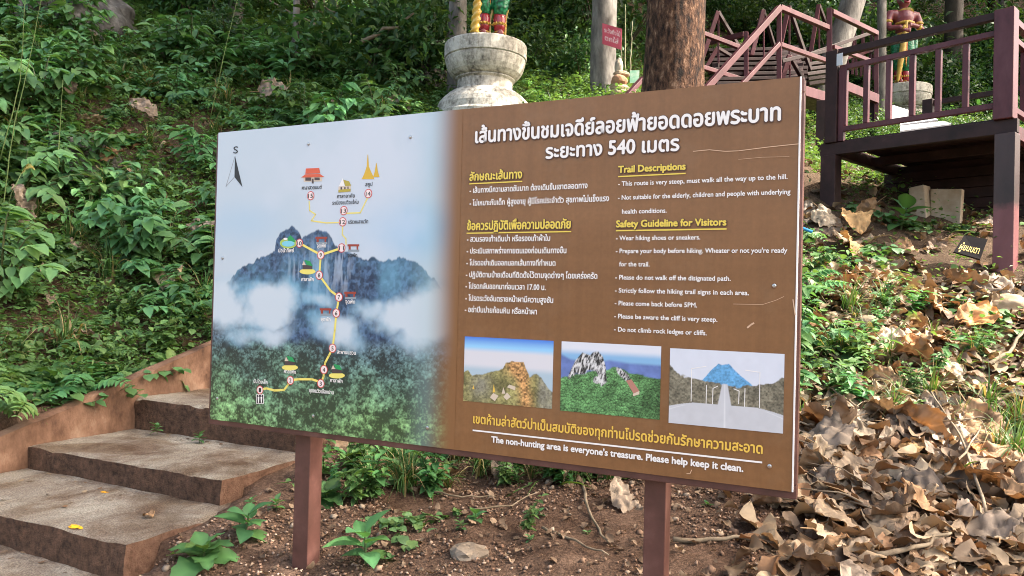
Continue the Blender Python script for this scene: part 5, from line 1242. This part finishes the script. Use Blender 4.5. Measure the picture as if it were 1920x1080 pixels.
scatter('broad', 70, (-7, .5, 4.4, 9.5), (.2, .46), where('broad-leaved dark green plant'), 'broad-leaved plants on the bank', bank)
scatter('grass', 130, (-7, 1.2, 4.0, 10.5), (.2, .48), where('grass tuft'), 'grass tufts on the bank', bank)
scatter('grass', 60, (-1.1, 1.1, 3.7, 5.0), (.14, .34), 'short grass tuft in the strip behind the board posts', 'grass tufts behind the posts', lambda x, y: 1.0 if y > 3.7 else .15)
scatter('weed', 60, (-1.1, 1.1, 3.5, 4.7), (.14, .34), 'small leafy weed in the strip behind the board posts', 'weeds behind the posts', lambda x, y: 1.0 if y > 3.75 else .3)
scatter('grass', 40, (1.2, 3.4, 3.6, 6.2), (.16, .34), 'thin grass tuft among the dead leaves under the deck', 'grass tufts in the leaf bank', lambda x, y: 1.0 if 4.1 < y + (x - 1.5) * .2 < 5.9 else .0)
scatter('weed', 22, (1.3, 3.6, 4.2, 7.0), (.18, .36), 'sunlit leafy weed among the dead leaves', 'weeds in the leaf bank')
scatter('creeper', 16, (1.3, 4.6, 4.6, 7.6), (.22, .4), 'small creeper among the dead leaves near the deck', 'creepers in the leaf bank')
scatter('fern', 14, (1.5, 2.6, 5.2, 7.0), (.3, .55), 'feathery weed beside the edge of the board', 'feathery weeds beside the board')
scatter('bush', 150, (-9, 15, 8.8, 30), (.7, 1.7), 'bush in the dark undergrowth of the forest', 'forest undergrowth bushes', lambda x, y: (0 if (3.6 < x < 9 and y < 12.5) or (-1.6 < x < .9 and y < 10.2) or (4.5 < x < 9.5 and y < 16.5) or blocks(x, y) else min(1, 16 / y)), 0, 'bush', (.8, 1.3), .1)
scatter('fern', 60, (-8, 9, 9.5, 18), (.5, 1.0), 'tall feathery weed at the edge of the forest', 'feathery weeds at the forest edge', lambda x, y: 1 if not (-1.6 < x < .9 and y < 10.2) and not blocks(x, y) else 0)
scatter('bush', 18, (4.6, 8.6, 10.5, 14.2), (.35, .7), 'low bush seen through the deck railing', 'bushes behind the deck', lambda x, y: 1, 0, 'bush', (.7, 1), .05)
scatter('weed', 22, (1.2, 2.3, 4.3, 6.4), (.2, .42), 'bright leafy weed just past the edge of the board', 'weeds beside the board edge')
scatter('sprout', 26, (-1.1, 1.1, 3.3, 4.5), (.10, .24), 'soft round-leaved seedling behind the board posts', 'seedlings behind the posts', lambda x, y: 1.0 if y > 3.7 else .25)
scatter('sprout', 10, (-.9, 1.0, 2.9, 3.5), (.04, .09), 'tiny seedling dotted on the bare earth under the board', 'tiny seedlings on the bare earth')
scatter('shrub', 84, (-7.5, .6, 4.9, 10.5), (.36, .8), where('leafy shrub with layered broad leaves'), 'leafy shrubs on the bank', lambda x, y: bank(x, y) * (.12 if y < 6.2 else .5 if y < 6.9 else 1) * (0 if blocks(x, y) and y > 7.5 else 1), .3, 'shrub')
scatter('shrub', 8, (1.25, 2.2, 4.7, 6.8), (.35, .6), 'bright leafy shrub just past the edge of the board', 'shrubs beside the board edge', lambda x, y: 1, 0, 'shrub')
scatter('bush', 34, (6, 14, 15.4, 20), (.9, 1.9), 'sunlit bush on the slope behind the red statue', 'bushes behind the red statue', lambda x, y: 1, 0, 'bush', (.8, 1.2), .1)
# ground cover: the mass of small leaves nobody could count
def cover(name, n, dens, size, base, kinds, zmax, label=None):
    xs, ys = [], []
    while len(xs) < n:
        m = 40000; x = rng.uniform(-8.5, 11, m); y = rng.uniform(3.6, 17, m); u, v = suv(x, y)
        ok = (np.abs(x) < .78 * y + .6) & ~((u > -1.72) & (u < .10) & (v < 3.5)) & ~((u <= -1.6) & (u > -1.73)) & ~((u < -1.55) & (v < -.4)) & (rng.random(m) < dens(x, y))
        xs += list(x[ok]); ys += list(y[ok])
    x, y = np.array(xs[:n]), np.array(ys[:n]); z = hz(x, y); g = Geo()
    q = np.stack([x, y], -1); patch = fbm(q * 1.6, 3, 77); tone = .65 + .7 * fbm(q * 2.3, 3, 78)
    h = rng.random(n) ** 1.6 * zmax * (.4 + 1.2 * patch); pos = np.stack([x, y, z + h + .005], -1)
    L = size * U(n, .55, 1.35) * (.8 + .03 * y)
    which = rng.integers(0, len(kinds), n)
    for i, (tp, wd) in enumerate(kinds):
        s = which == i; m = int(s.sum())
        g.add(*spread(*tp, pos[s], rotm(U(m, 0, 6.283), rng.normal(.05, .4, m), rng.normal(0, .35, m)), L[s] * wd, L[s], L[s], greens(m, base, .3) * tone[s][:, None]))
    o = link(name, g.mesh(name, False), LEAF); tag(o, kind='stuff'); return o
def dcov(x, y):
    u, v = suv(x, y)
    left = ((u < -1.72) | ((y > 5.7) & (x < 1.3))) & (y > 4.3)
    strip = (y > 3.7) & (x > -1.3) & (x < 1.3) & (y < 5.8)
    right = (x >= 1.2) & (y > 4.4) & (y < 8.5)
    bare = sstep(.42, .55, fbm(np.stack([x, y], -1) * 1.3, 4, 91))
    bare2 = sstep(.34, .48, fbm(np.stack([x, y], -1) * 1.3, 4, 91))
    return np.where(left, .38 + .62 * bare2, np.where(strip, .9 * bare2, np.where(right, np.where((x < 2.3) & (y < 6.6), .75 * bare2, .12 * bare), np.where(y > 8, .5, 0)))) * np.clip(8 / y, .25, 1)
cover('ground_cover', 190000, dcov, .044, (.082, .19, .062), [(LO2, .55), (LL2, .36), (LH, .75)], .27)
def dgr(x, y):
    u, v = suv(x, y); return np.where(((u < -1.72) & (y > 4.2)) | ((y > 5.8) & (x < 1.3)), .25 + .75 * sstep(.45, .6, fbm(np.stack([x, y], -1) * 1.1, 3, 95)), np.where((x > 1.2) & (y > 4.2) & (y < 7), .12, .1)) * np.clip(7 / y, .2, 1)
BL = leaf_t(3, .1, .5, 'lance')
cover('grass', 16000, dgr, .16, (.085, .15, .04), [(BL, .06), (BL, .045)], .05)
# ---------------------------------------------------------------- dead leaves
def dead_leaf(seed, nu=26, nv=16, lobed=True):
    """one big crumpled dry leaf, length about 1, lying near the ground"""
    r = np.random.default_rng(seed)
    u = np.linspace(0, 1, nu + 1); v = np.linspace(-1, 1, nv + 1); UU, VV = np.meshgrid(u, v, indexing='ij')
    w = .36 * np.sin(np.pi * (UU * .93 + .07)) ** .62 * (1.08 - .35 * UU)
    if lobed: w = w * (1 + .07 * np.cos(UU * 6.283 * 3 + r.uniform(0, 6)) * np.abs(VV) ** 2)
    w = w * (1 + (fbm(np.stack([UU * 7, VV * 0 + np.sign(VV) * 3], -1), 3, seed) - .5) * .22)
    X = VV * w; Y = UU - .5
    Y = Y + .10 * np.abs(VV) * (1 - UU) * (-1)
    vein = 1 - np.abs(np.sin((UU * 5.5 - np.abs(VV) * 1.3) * math.pi)) ** .6
    Z = .10 * np.abs(X) * r.uniform(-1.5, 3) + .045 * vein * (.3 + np.abs(VV)) + .05 * np.maximum(0, np.abs(VV) - .75) * np.sin(UU * 17 + r.uniform(0, 6))
    Z = Z + (fbm(np.stack([X * 4, Y * 4], -1) + seed, 3, seed + 1) - .5) * .24 + (fbm(np.stack([X * 11, Y * 11], -1) + seed, 3, seed + 2) - .5) * .15
    # curl the blade across and lengthways
    kx = r.uniform(.4, 2.1) * r.choice([-1, 1, 1]); ky = r.uniform(-1.5, 1.5)
    a = X * kx; X2 = np.sin(a) / kx; Z = Z + (1 - np.cos(a)) / kx
    tw = Y * r.uniform(-1, 1); X3 = X2 * np.cos(tw) - Z * np.sin(tw); Z = X2 * np.sin(tw) + Z * np.cos(tw)
    b = Y * ky; Y2 = np.sin(b) / ky; Z = Z + (1 - np.cos(b)) / ky
    Z = Z - Z.min() * .6
    i = np.arange((nu + 1) * (nv + 1)).reshape(nu + 1, nv + 1)
    q = np.stack([i[:-1, :-1], i[:-1, 1:], i[1:, 1:], i[1:, :-1]], -1).reshape(-1, 4)
    base = np.array([(.29, .215, .145), (.215, .17, .13), (.37, .29, .205), (.16, .11, .075), (.28, .17, .09), (.20, .155, .12)][seed % 6])
    n = fbm(np.stack([X * 6, Y * 6], -1) + seed, 4, seed + 5)
    col = base[None, None] * (.42 + 1.15 * n[..., None]); mid = np.exp(-(VV / .07) ** 2) + .6 * (vein > .72); col = col * (1 + .55 * np.clip(mid, 0, 1)[..., None])
    hole = sstep(.66, .74, fbm(np.stack([X * 9, Y * 9], -1) + seed * 3, 3, seed + 7))[..., None]; col = col * (1 - .55 * hole)
    return np.stack([X3, Y2, Z], -1).reshape(-1, 3), q, col.reshape(-1, 3)
def with_stalk(V, Q, C):
    m = MB(); p = Vector(V[len(V) // 17 // 2 if False else 5]); m.tube([p, p + Vector((.02, -.14, .03)), p + Vector((-.02, -.3, .0))], [.011, .009, .006], 5, False)
    SV_ = np.array([tuple(v) for v in m.v]); SQ = np.array(m.f) + len(V)
    return np.concatenate([V, SV_]), np.concatenate([Q, SQ]), np.concatenate([C, np.tile(np.array([.26, .17, .09]), (len(SV_), 1))])
DL = []
for k in range(14):
    me = mesh_np('dry_leaf', *with_stalk(*dead_leaf(500 + k, 30, 18)), True); me.materials.append(DRY); DL.append(me)
ORANGE = mesh_np('dry_leaf', *[(a if i < 2 else a / np.array([.28, .17, .09]) * np.array([.37, .15, .045])) for i, a in enumerate(dead_leaf(516))], True); ORANGE.materials.append(DRY)
TONE = ['tan', 'grey-brown', 'pale', 'dark brown', 'rusty', 'dull brown']
lr = random.Random(77)
def leaf(x, y, s, label, group=None, k=None, up=.0, tilt=.45, me=None):
    k = lr.randrange(14) if k is None else k
    o = bpy.data.objects.new('dry_leaf', me or DL[k]); COL.objects.link(o)
    n = ground_normal(x, y); ax = (n + Vector((lr.gauss(0, tilt), lr.gauss(0, tilt), 0))).normalized()
    o.rotation_mode = 'QUATERNION'; o.rotation_quaternion = Vector((0, 0, 1)).rotation_difference(ax) @ Euler((0, 0, lr.uniform(0, 6.28))).to_quaternion()
    o.location = (x, y, gz(x, y) + up); o.scale = (s, s, s); tag(o, label.format(TONE[(500 + k) % 6]), 'leaf', group); return o
def leaf_px(px, py, d, s, label, k=None, up=.03, me=None, tilt=.45): p = P(px, py, d); return leaf(p.x, p.y, s, label, None, k, up, tilt, me)
# leaves one can point at
for px, py, d, s, lb, k in ((265, 185, 7.9, .30, 'big curled brown leaf standing among the green weeds high on the bank', 3), (205, 310, 7.1, .26, 'pale brown leaf lying by the grey boulder in the weeds', 2), (320, 545, 6.0, .36, 'large curled tan leaf just above the side wall by the board edge', 0),
   (385, 455, 6.6, .32, 'brown curled leaf partly hidden by the board edge', 3), (28, 425, 6.1, .36, 'dark curled leaf at the edge of the bare patch on the bank', 3), (515, 225, 8.9, .36, 'folded red-brown leaf peeping over the top of the map picture', 3), (575, 145, 9.9, .30, 'tan leaf caught in the weeds beside the pale sapling', 0), (742, 205, 9.1, .34, 'brown cupped leaf above the board beside the grey pedestal', 3),
   (1600, 440, 6.7, .42, 'broad orange-brown leaf standing up under the deck', 4), (1655, 470, 6.3, .40, 'hanging brown leaf below the concrete slabs', 4), (1740, 545, 5.7, .40, 'large pale veined leaf folded over in the middle of the leaf bank', 2), (1860, 500, 6.0, .42, 'brown leaf heaped against the deck column', 3), (1800, 490, 6.1, .42, 'wide dull leaf lying on the fallen black sign', 1), (1880, 545, 5.7, .34, 'rusty leaf curling below the deck column', 4),
   (1740, 770, 4.45, .34, 'sunlit tan leaf arched up in the grass on the leaf bank', 0), (1700, 830, 4.15, .40, 'biggest sunlit orange-tan leaf in the middle of the leaf bank', 8), (1560, 870, 3.7, .30, 'curled leaf touching the edge of the board', 0), (1740, 990, 3.2, .36, 'large upturned tan leaf low in the leaf bank', 8), (1540, 1060, 2.75, .30, 'flat veined leaf at the bottom of the leaf bank', 2), (1450, 960, 3.25, .28, 'flat brown leaf right below the corner of the board', 1), (1900, 780, 4.4, .36, 'dark purplish leaf standing at the side of the leaf bank', 5),
   (940, 900, 3.85, .18, 'single brown leaf on the bare earth behind the board', 3), (1165, 960, 3.4, .22, 'grey-brown leaf leaning by the second post', 5), (545, 0, 10.5, .2, 'pale leaf hanging in the dark thicket', 2)):
    leaf_px(px, py, d, s, lb, k, .03 if px > 900 else .20)
OB = mesh_np('dry_leaf', *[(a if i < 2 else a / np.array([.28, .17, .09]) * np.array([.40, .20, .07])) for i, a in enumerate(dead_leaf(510))], True); OB.materials.append(DRY)
leaf_px(1605, 395, 6.9, .40, 'upright orange-brown leaf by the column under the deck', me=OB, up=.12, tilt=.9)
leaf_px(1590, 450, 6.5, .36, 'flat orange-brown leaf below the upright one', me=OB, up=.06, tilt=.7)
leaf_px(1840, 570, 5.5, .36, 'bright orange leaf glowing in the sun under the deck column', me=ORANGE, up=.12, tilt=.6)
# yellow leaves on the steps
YL = mesh_np('yellow_leaf', *[(a if i < 2 else np.array([.62, .40, .03])[None] * (a / a.mean())) for i, a in enumerate(dead_leaf(530, 10, 6, False))], True); YL.materials.append(DRY)
YL.transform(Matrix.Diagonal((.8, 1, .35, 1)))
for px, py, z, s, lb in ((259, 908, .47, .075, 'yellow leaf lying at the back of the nearest wide step'), (144, 986, .47, .08, 'yellow leaf lying near the front edge of the nearest wide step'), (196, 920, .47, .05, 'small yellow-brown leaf in the middle of the nearest wide step')):
    p0 = P(px, py, 3.4); dv = p0 - Vector((0, 0, EYE)); k = (z + .012 - EYE) / dv.z; p = Vector((0, 0, EYE)) + dv * k
    o = link('yellow_leaf', YL); o.location = (p.x, p.y, z + .004); o.scale = (s, s, s); o.rotation_euler = (0, 0, lr.uniform(0, 6)); tag(o, lb, 'leaf')
for px, py, z, s, lb in ((280, 965, .47, .07, 'curled brown leaf scrap near the side edge of the nearest wide step'), (236, 795, .595, .05, 'brown leaf scrap in the back corner of the second step'), (80, 875, .47, .03, 'pale leaf scrap under the second step riser')):
    p0 = P(px, py, 3.4); dv = p0 - Vector((0, 0, EYE)); k = (z + .012 - EYE) / dv.z; p = Vector((0, 0, EYE)) + dv * k
    o = link('dry_leaf', DL[2]); o.location = (p.x, p.y, z + .006); o.scale = (s, s, s); o.rotation_euler = (0, 0, lr.uniform(0, 6)); tag(o, lb, 'leaf')
def heap(n, region, srange, label, group, dens, up=(.0, .07), tilt=.5, ks=None):
    c = 0; t = 0
    while c < n and t < n * 80:
        t += 1; x, y = lr.uniform(*region[:2]), lr.uniform(*region[2:])
        if abs(x) > .74 * y + .3 or lr.random() > dens(x, y): continue
        u, v = suv(x, y)
        if -1.75 < u < .1 and v < 3.4: continue
        c += 1; leaf(x, y, srange[0] + (srange[1] - srange[0]) * lr.random() ** 1.5, label, group, lr.choice(ks) if ks else None, lr.uniform(*up), tilt)
heap(190, (1.05, 3.6, 2.2, 5.2), (.12, .42), 'crumpled {} leaf in the thick litter of the sunny bank', 'dead leaves in the litter bank', lambda x, y: float(sstep(.25, .8, x - .75 - .10 * (y - 3))) * (1 if y < 4.4 else .55), (.0, .05), .34)
heap_old = DL[4], DL[8]
for i in range(16):
    x, y = lr.uniform(1.2, 3.2), lr.uniform(2.7, 5.4)
    if x < .72 * y: leaf(x, y, lr.uniform(.12, .26), 'rust-orange dry leaf among the brown litter of the sunny bank', 'orange leaves in the litter bank', 4, lr.uniform(.02, .09), .5, OB if i % 2 else ORANGE)
heap(40, (1.5, 5.0, 5.2, 7.2), (.18, .40), 'crumpled {} leaf on the ground under the deck', 'dead leaves under the deck', lambda x, y: 1)
heap(36, (-5.5, 0.8, 4.4, 9.5), (.12, .28), 'fallen {} leaf caught in the weeds of the bank', 'fallen leaves on the weedy bank', lambda x, y: 1, (.04, .16), .5, (3, 9, 5, 11, 4, 1))
heap(16, (.2, 1.3, 3.3, 4.4), (.10, .24), 'fallen {} leaf by the second board post', 'fallen leaves by the second post', lambda x, y: 1)
# small litter nobody could count
def litter(name, n, region, dens, size, cols, templ, lift=.02, flatp=.35):
    xs, ys = [], []
    while len(xs) < n:
        m = 30000; x = rng.uniform(region[0], region[1], m); y = rng.uniform(region[2], region[3], m); u, v = suv(x, y)
        ok = (np.abs(x) < .78 * y + .5) & ~((u > -1.75) & (u < .03) & (v < 3.4)) & (rng.random(m) < dens(x, y)); xs += list(x[ok]); ys += list(y[ok])
    x, y = np.array(xs[:n]), np.array(ys[:n]); L = size * U(n, .5, 1.6); pos = np.stack([x, y, hz(x, y) + U(n, .003, lift)], -1)
    c = np.array(cols)[rng.integers(0, len(cols), n)] * U(n, .6, 1.35)[:, None]; g = Geo(); kk = rng.integers(0, len(templ), n)
    for i, (V, T, wd) in enumerate(templ):
        s = kk == i; m = int(s.sum())
        if m: g.add(*spread(V, T, pos[s], rotm(U(m, 0, 6.283), rng.normal(.1, flatp, m), rng.normal(0, flatp, m)), L[s] * wd, L[s], L[s], c[s]))
    o = link(name, g.mesh(name, False), DRY); tag(o, kind='stuff'); return o
def tri(V, Q, C): return V + np.array([0, .5, 0]), np.concatenate([Q[:, [0, 1, 2]], Q[:, [0, 2, 3]]]), 1.0
CT = [tri(*dead_leaf(560 + k, 7, 4)) for k in range(5)]
BROWNS = [(.22, .15, .095), (.16, .11, .072), (.30, .22, .14), (.115, .073, .046), (.22, .125, .068), (.36, .28, .19)]
litter('leaf_litter', 5000, (.6, 4.2, 2.1, 6.2), lambda x, y: sstep(.2, .9, x - .55 - .12 * (y - 3)), .10, BROWNS, CT, .04)
litter('leaf_litter', 5200, (-9, 11, 3.9, 22), lambda x, y: np.clip(6 / y, .2, 1) * .7, .10, BROWNS, CT, .03)
litter('leaf_litter', 1100, (-1.4, 2.2, 2.3, 4.4), lambda x, y: .35 + 0 * x, .03, [(.13, .085, .055), (.18, .125, .085), (.24, .17, .115)], CT, .012)
# crumbs of leaf and earth swept into the back corners of the treads
_v, _c = [], []
for (v0, v1, u0, u1, top) in STEPS[:5]:
    for k in range(34):
        u = lr.uniform(-1.56, u1 - .06); v = v1 - .09 - abs(lr.gauss(0, .09)) if k % 3 else lr.uniform(v0 + .05, v1 - .1)
        p = S0 + SU * u + SV * v; _v.append((p.x, p.y, top + .004)); _c.append(lr.choice(BROWNS))
_n2 = len(_v); g = Geo(); L = .02 * U(_n2, .4, 1.7); g.add(*spread(CT[0][0], CT[0][1], np.array(_v), rotm(U(_n2, 0, 6.283), rng.normal(0, .1, _n2), rng.normal(0, .1, _n2)), L, L, L * .5, np.array(_c)))
o = link('leaf_litter', g.mesh('leaf_litter', False), DRY); tag(o, kind='stuff')
# grit and pebbles on the bare earth
_oct = np.array([(1, 0, 0), (-1, 0, 0), (0, 1, 0), (0, -1, 0), (0, 0, .6), (0, 0, -.6), (.6, .6, .35), (-.6, .55, .3), (.55, -.6, .35), (-.6, -.6, .3)], float) * .5
_of = np.array([(0, 6, 4), (6, 2, 4), (2, 7, 4), (7, 1, 4), (1, 9, 4), (9, 3, 4), (3, 8, 4), (8, 0, 4), (6, 0, 5), (2, 6, 5), (7, 2, 5), (1, 7, 5), (9, 1, 5), (3, 9, 5), (8, 3, 5), (0, 8, 5)])
GRIT = mat_attr('grit', .9, 0, .2)
def grit(name, n, region, dens, size, cols):
    o = litter(name, n, region, dens, size, cols, [(_oct, _of, 1.0)], .006, .5); o.data.materials.clear(); o.data.materials.append(GRIT); return o
grit('gravel', 11000, (-2.6, 3.2, 2.1, 5.2), lambda x, y: sstep(.38, .6, fbm(np.stack([x, y], -1) * 2.2, 3, 33)) * np.clip(4 - y * .55, .15, 1.5), .013, [(.24, .15, .105), (.19, .115, .078), (.32, .23, .175), (.13, .08, .055)])
grit('gravel', 500, (-2.4, 3.0, 2.2, 4.6), lambda x, y: .6 + 0 * x, .028, [(.24, .165, .12), (.33, .26, .20), (.18, .115, .08)])
# twigs, stems, vines
def twig(pts, r, label, name='twig', m=TWIG, cat='twig', group=None):
    b = MB(); n = len(pts); P3 = []
    for i in range(n - 1):
        for k in range(5):
            a = pts[i].lerp(pts[i + 1], k / 5); P3.append(a + Vector((lr.gauss(0, 1), lr.gauss(0, 1), lr.gauss(0, 1))) * r * .5)
    P3.append(pts[-1]); b.tube(P3, list(np.linspace(r, r * .45, len(P3))), 7); o = b.build(name, m, None, 0, True); tag(o, label, cat, group); return o
GR = lambda px, py, d, up=.02: (lambda p: Vector((p.x, p.y, gz(p.x, p.y) + up)))(P(px, py, d))
twig([P(675, 82, 9.9), P(722, 58, 9.85), P(776, 24, 9.8)], .032, 'long pale broken branch sticking out of the thicket beside the statue', 'branch')
twig([P(760, 122, 10.2), P(790, 92, 10.1), P(835, 70, 10.1), P(850, 54, 10.1)], .014, 'thin bent twig in front of the dark boulder by the statue')
twig([P(480, -10, 11), P(560, 30, 10.8), P(630, 66, 10.6)], .012, 'thin hanging vine slanting across the dark thicket', 'vine')
twig([P(588, 0, 11), P(640, 30, 11), P(690, 62, 10.8)], .012, 'second thin vine slanting through the thicket', 'vine')
twig([GR(1625, 505, 6.0), GR(1700, 488, 6.2), GR(1760, 490, 6.2)], .012, 'straight dry stick on the litter below the concrete slabs')
twig([GR(1560, 580, 5.3, .05), GR(1620, 572, 5.4, .06), GR(1668, 566, 5.5, .06)], .045, 'thick dead branch lying on the bank beside the board', 'branch')
twig([GR(1850, 1000, 3.1, .09), GR(1800, 880, 3.9, .12), GR(1745, 790, 4.3, .18)], .008, 'long thin bare stem crossing the sunny dead leaves')
twig([GR(1770, 960, 3.4, .12), GR(1815, 905, 3.7, .14), GR(1838, 850, 4.0, .16)], .007, 'short thin stem crossing the long bare stem')
twig([GR(1640, 1068, 2.75, .07), GR(1720, 1062, 2.8, .09), GR(1782, 1045, 2.9, .10)], .012, 'smooth curved stick at the bottom of the litter bank')
twig([GR(1260, 1040, 2.9), GR(1380, 1032, 2.9, .03), GR(1460, 1035, 2.85, .04)], .010, 'long brown stick lying beside the second post')
twig([GR(1090, 905, 3.8), GR(1100, 985, 3.3), GR(1140, 1055, 2.95)], .009, 'curved root running down to the second post')
twig([GR(1020, 1000, 3.2), GR(1080, 1050, 2.95), GR(1140, 1085, 2.8)], .007, 'thin dry root on the bare earth below the board')
twig([GR(800, 920, 3.7), GR(850, 938, 3.6), GR(930, 935, 3.6)], .006, 'thin brown twig behind the round-leaved creeper')
twig([GR(880, 975, 3.4), GR(960, 965, 3.45), GR(1010, 948, 3.55)], .005, 'pale twig on the bare earth behind the board')
twig([P(1840, 690, 4.9), P(1895, 660, 5.0), P(1925, 610, 5.2)], .016, 'bare curved root sticking out of the dark bank')
for i in range(46):
    x, y = lr.uniform(1.0, 3.4), lr.uniform(2.3, 6.0)
    if x > .72 * y or (y < 3.4 and x < 1.3): x = lr.uniform(1.3, 2.2); y = lr.uniform(3.2, 5.0)
    a = lr.uniform(0, 6.28); l_ = lr.uniform(.12, .4); q0 = Vector((x, y, gz(x, y) + lr.uniform(.03, .10))); x1, y1 = x + l_ * math.cos(a), y + l_ * math.sin(a)
    q2 = Vector((x1, y1, gz(x1, y1) + lr.uniform(.02, .12))); twig([q0, q0.lerp(q2, .5) + Vector((0, 0, lr.uniform(0, .05))), q2], lr.uniform(.003, .007), 'thin dry twig lying across the dead leaves', group='twigs in the litter bank')
BAMB = mat_noise('dry_cane', [(.3, (.12, .13, .06)), (.7, (.32, .28, .18))], 8, .7, .1, .002)
for i, (px, a, b, d, ln) in enumerate(((1172, 8, 150, 10.6, 0), (1180, 40, 150, 10.8, 6), (1166, 80, 150, 10.7, -2), (586, -10, 70, 11.4, 8), (596, -10, 60, 11.6, 14), (604, -10, 90, 11.8, -10), (655, 20, 110, 11.6, 3), (718, 20, 108, 11.4, 2), (812, -10, 95, 11.2, 3), (760, 20, 105, 11.5, -4), (700, 30, 100, 11.9, 6), (640, -10, 60, 12, -12))):
    base = P(px, b, d); base.z = min(base.z, gz(base.x, base.y) + .1)
    twig([base, P(px + ln * .5, (a + b) / 2, d), P(px + ln, a, d)], .013, 'thin dry cane standing in the thicket', 'cane', BAMB, 'cane', 'thin canes in the thicket')
GSTEM = mat_noise('grass_stem', [(.3, (.10, .17, .05)), (.7, (.20, .25, .09))], 6, .6, 0)
for i, (pts, lb) in enumerate((([(2, 420, 6.0), (22, 260, 5.9), (60, 90, 5.8), (80, -15, 5.7)], 'tallest grass stalk rising at the outer edge of the bank'), ([(0, 300, 6.1), (38, 150, 6.0), (48, -10, 5.9)], 'second tall grass stalk beside the tallest one'), ([(395, 220, 8.0), (420, 100, 7.8), (447, -10, 7.7)], 'tall grass stalk with drooping blades above the map corner'), ([(108, 320, 6.4), (112, 240, 6.4), (118, 150, 6.3)], 'straight pale green weed stalk in front of the boulder'))):
    twig([P(*p) for p in pts], .0045, lb, 'grass_stalk', GSTEM, 'grass stalk')
# foxtail seed heads
def foxtail(px, py, d, label, lean):
    b = P(px, py, d); g = MB(); tip = b + Vector((lean, -.02, .02)); n = 26
    pts = [b.lerp(tip, t) + Vector((0, 0, .05 * math.sin(t * 3))) for t in np.linspace(0, 1, 12)]
    e = empty('foxtail_grass', (b.x, b.y, gz(b.x, b.y))); tag(e, label, 'grass', 'foxtail grasses in the leaf bank'); l = e.location
    m = MB(); gp_ = Vector((b.x - lean * 1.2, b.y, gz(b.x - lean * 1.2, b.y))); m.tube([gp_ - l, (gp_.lerp(b, .5) + Vector((0, 0, .06))) - l, b - l], .0035, 5); m.build('stalk', GSTEM, e, 0, True)
    V, T = [], []
    for k in range(420):
        t = lr.random(); c = pts[min(11, int(t * 11))].lerp(pts[min(11, int(t * 11) + 1)], t * 11 % 1); a = lr.uniform(0, 6.28); r0 = .013 * math.sin(math.pi * (t * .85 + .1)); dr = Vector((.4 * (1 if lean > 0 else -1), math.cos(a), math.sin(a))).normalized()
        s = Vector((0, .0016, .001)); i = len(V); V += [c + dr * r0 * .3 - s - l, c + dr * r0 * .3 + s - l, c + dr * r0 * 2.1 - l]; T.append((i, i + 1, i + 2))
    me = mesh_np('seed_head', np.array([tuple(v) for v in V]), np.array(T), np.tile(np.array([.42, .38, .14]), (len(V), 1))); link('seed_head', me, DRY, e)
for px, py, d, ln, lb in ((1660, 528, 5.3, .13, 'yellow foxtail seed head above the folded pale leaf'), (1686, 553, 5.2, .13, 'lower foxtail seed head over the pale leaf'), (1690, 610, 4.9, .12, 'drooping foxtail seed head in the shade below'), (1642, 625, 4.9, -.08, 'reddish foxtail seed head in the grass'), (40, 325, 6.0, .12, 'foxtail seed head at the outer edge of the weedy bank')): foxtail(px, py, d, lb, ln)
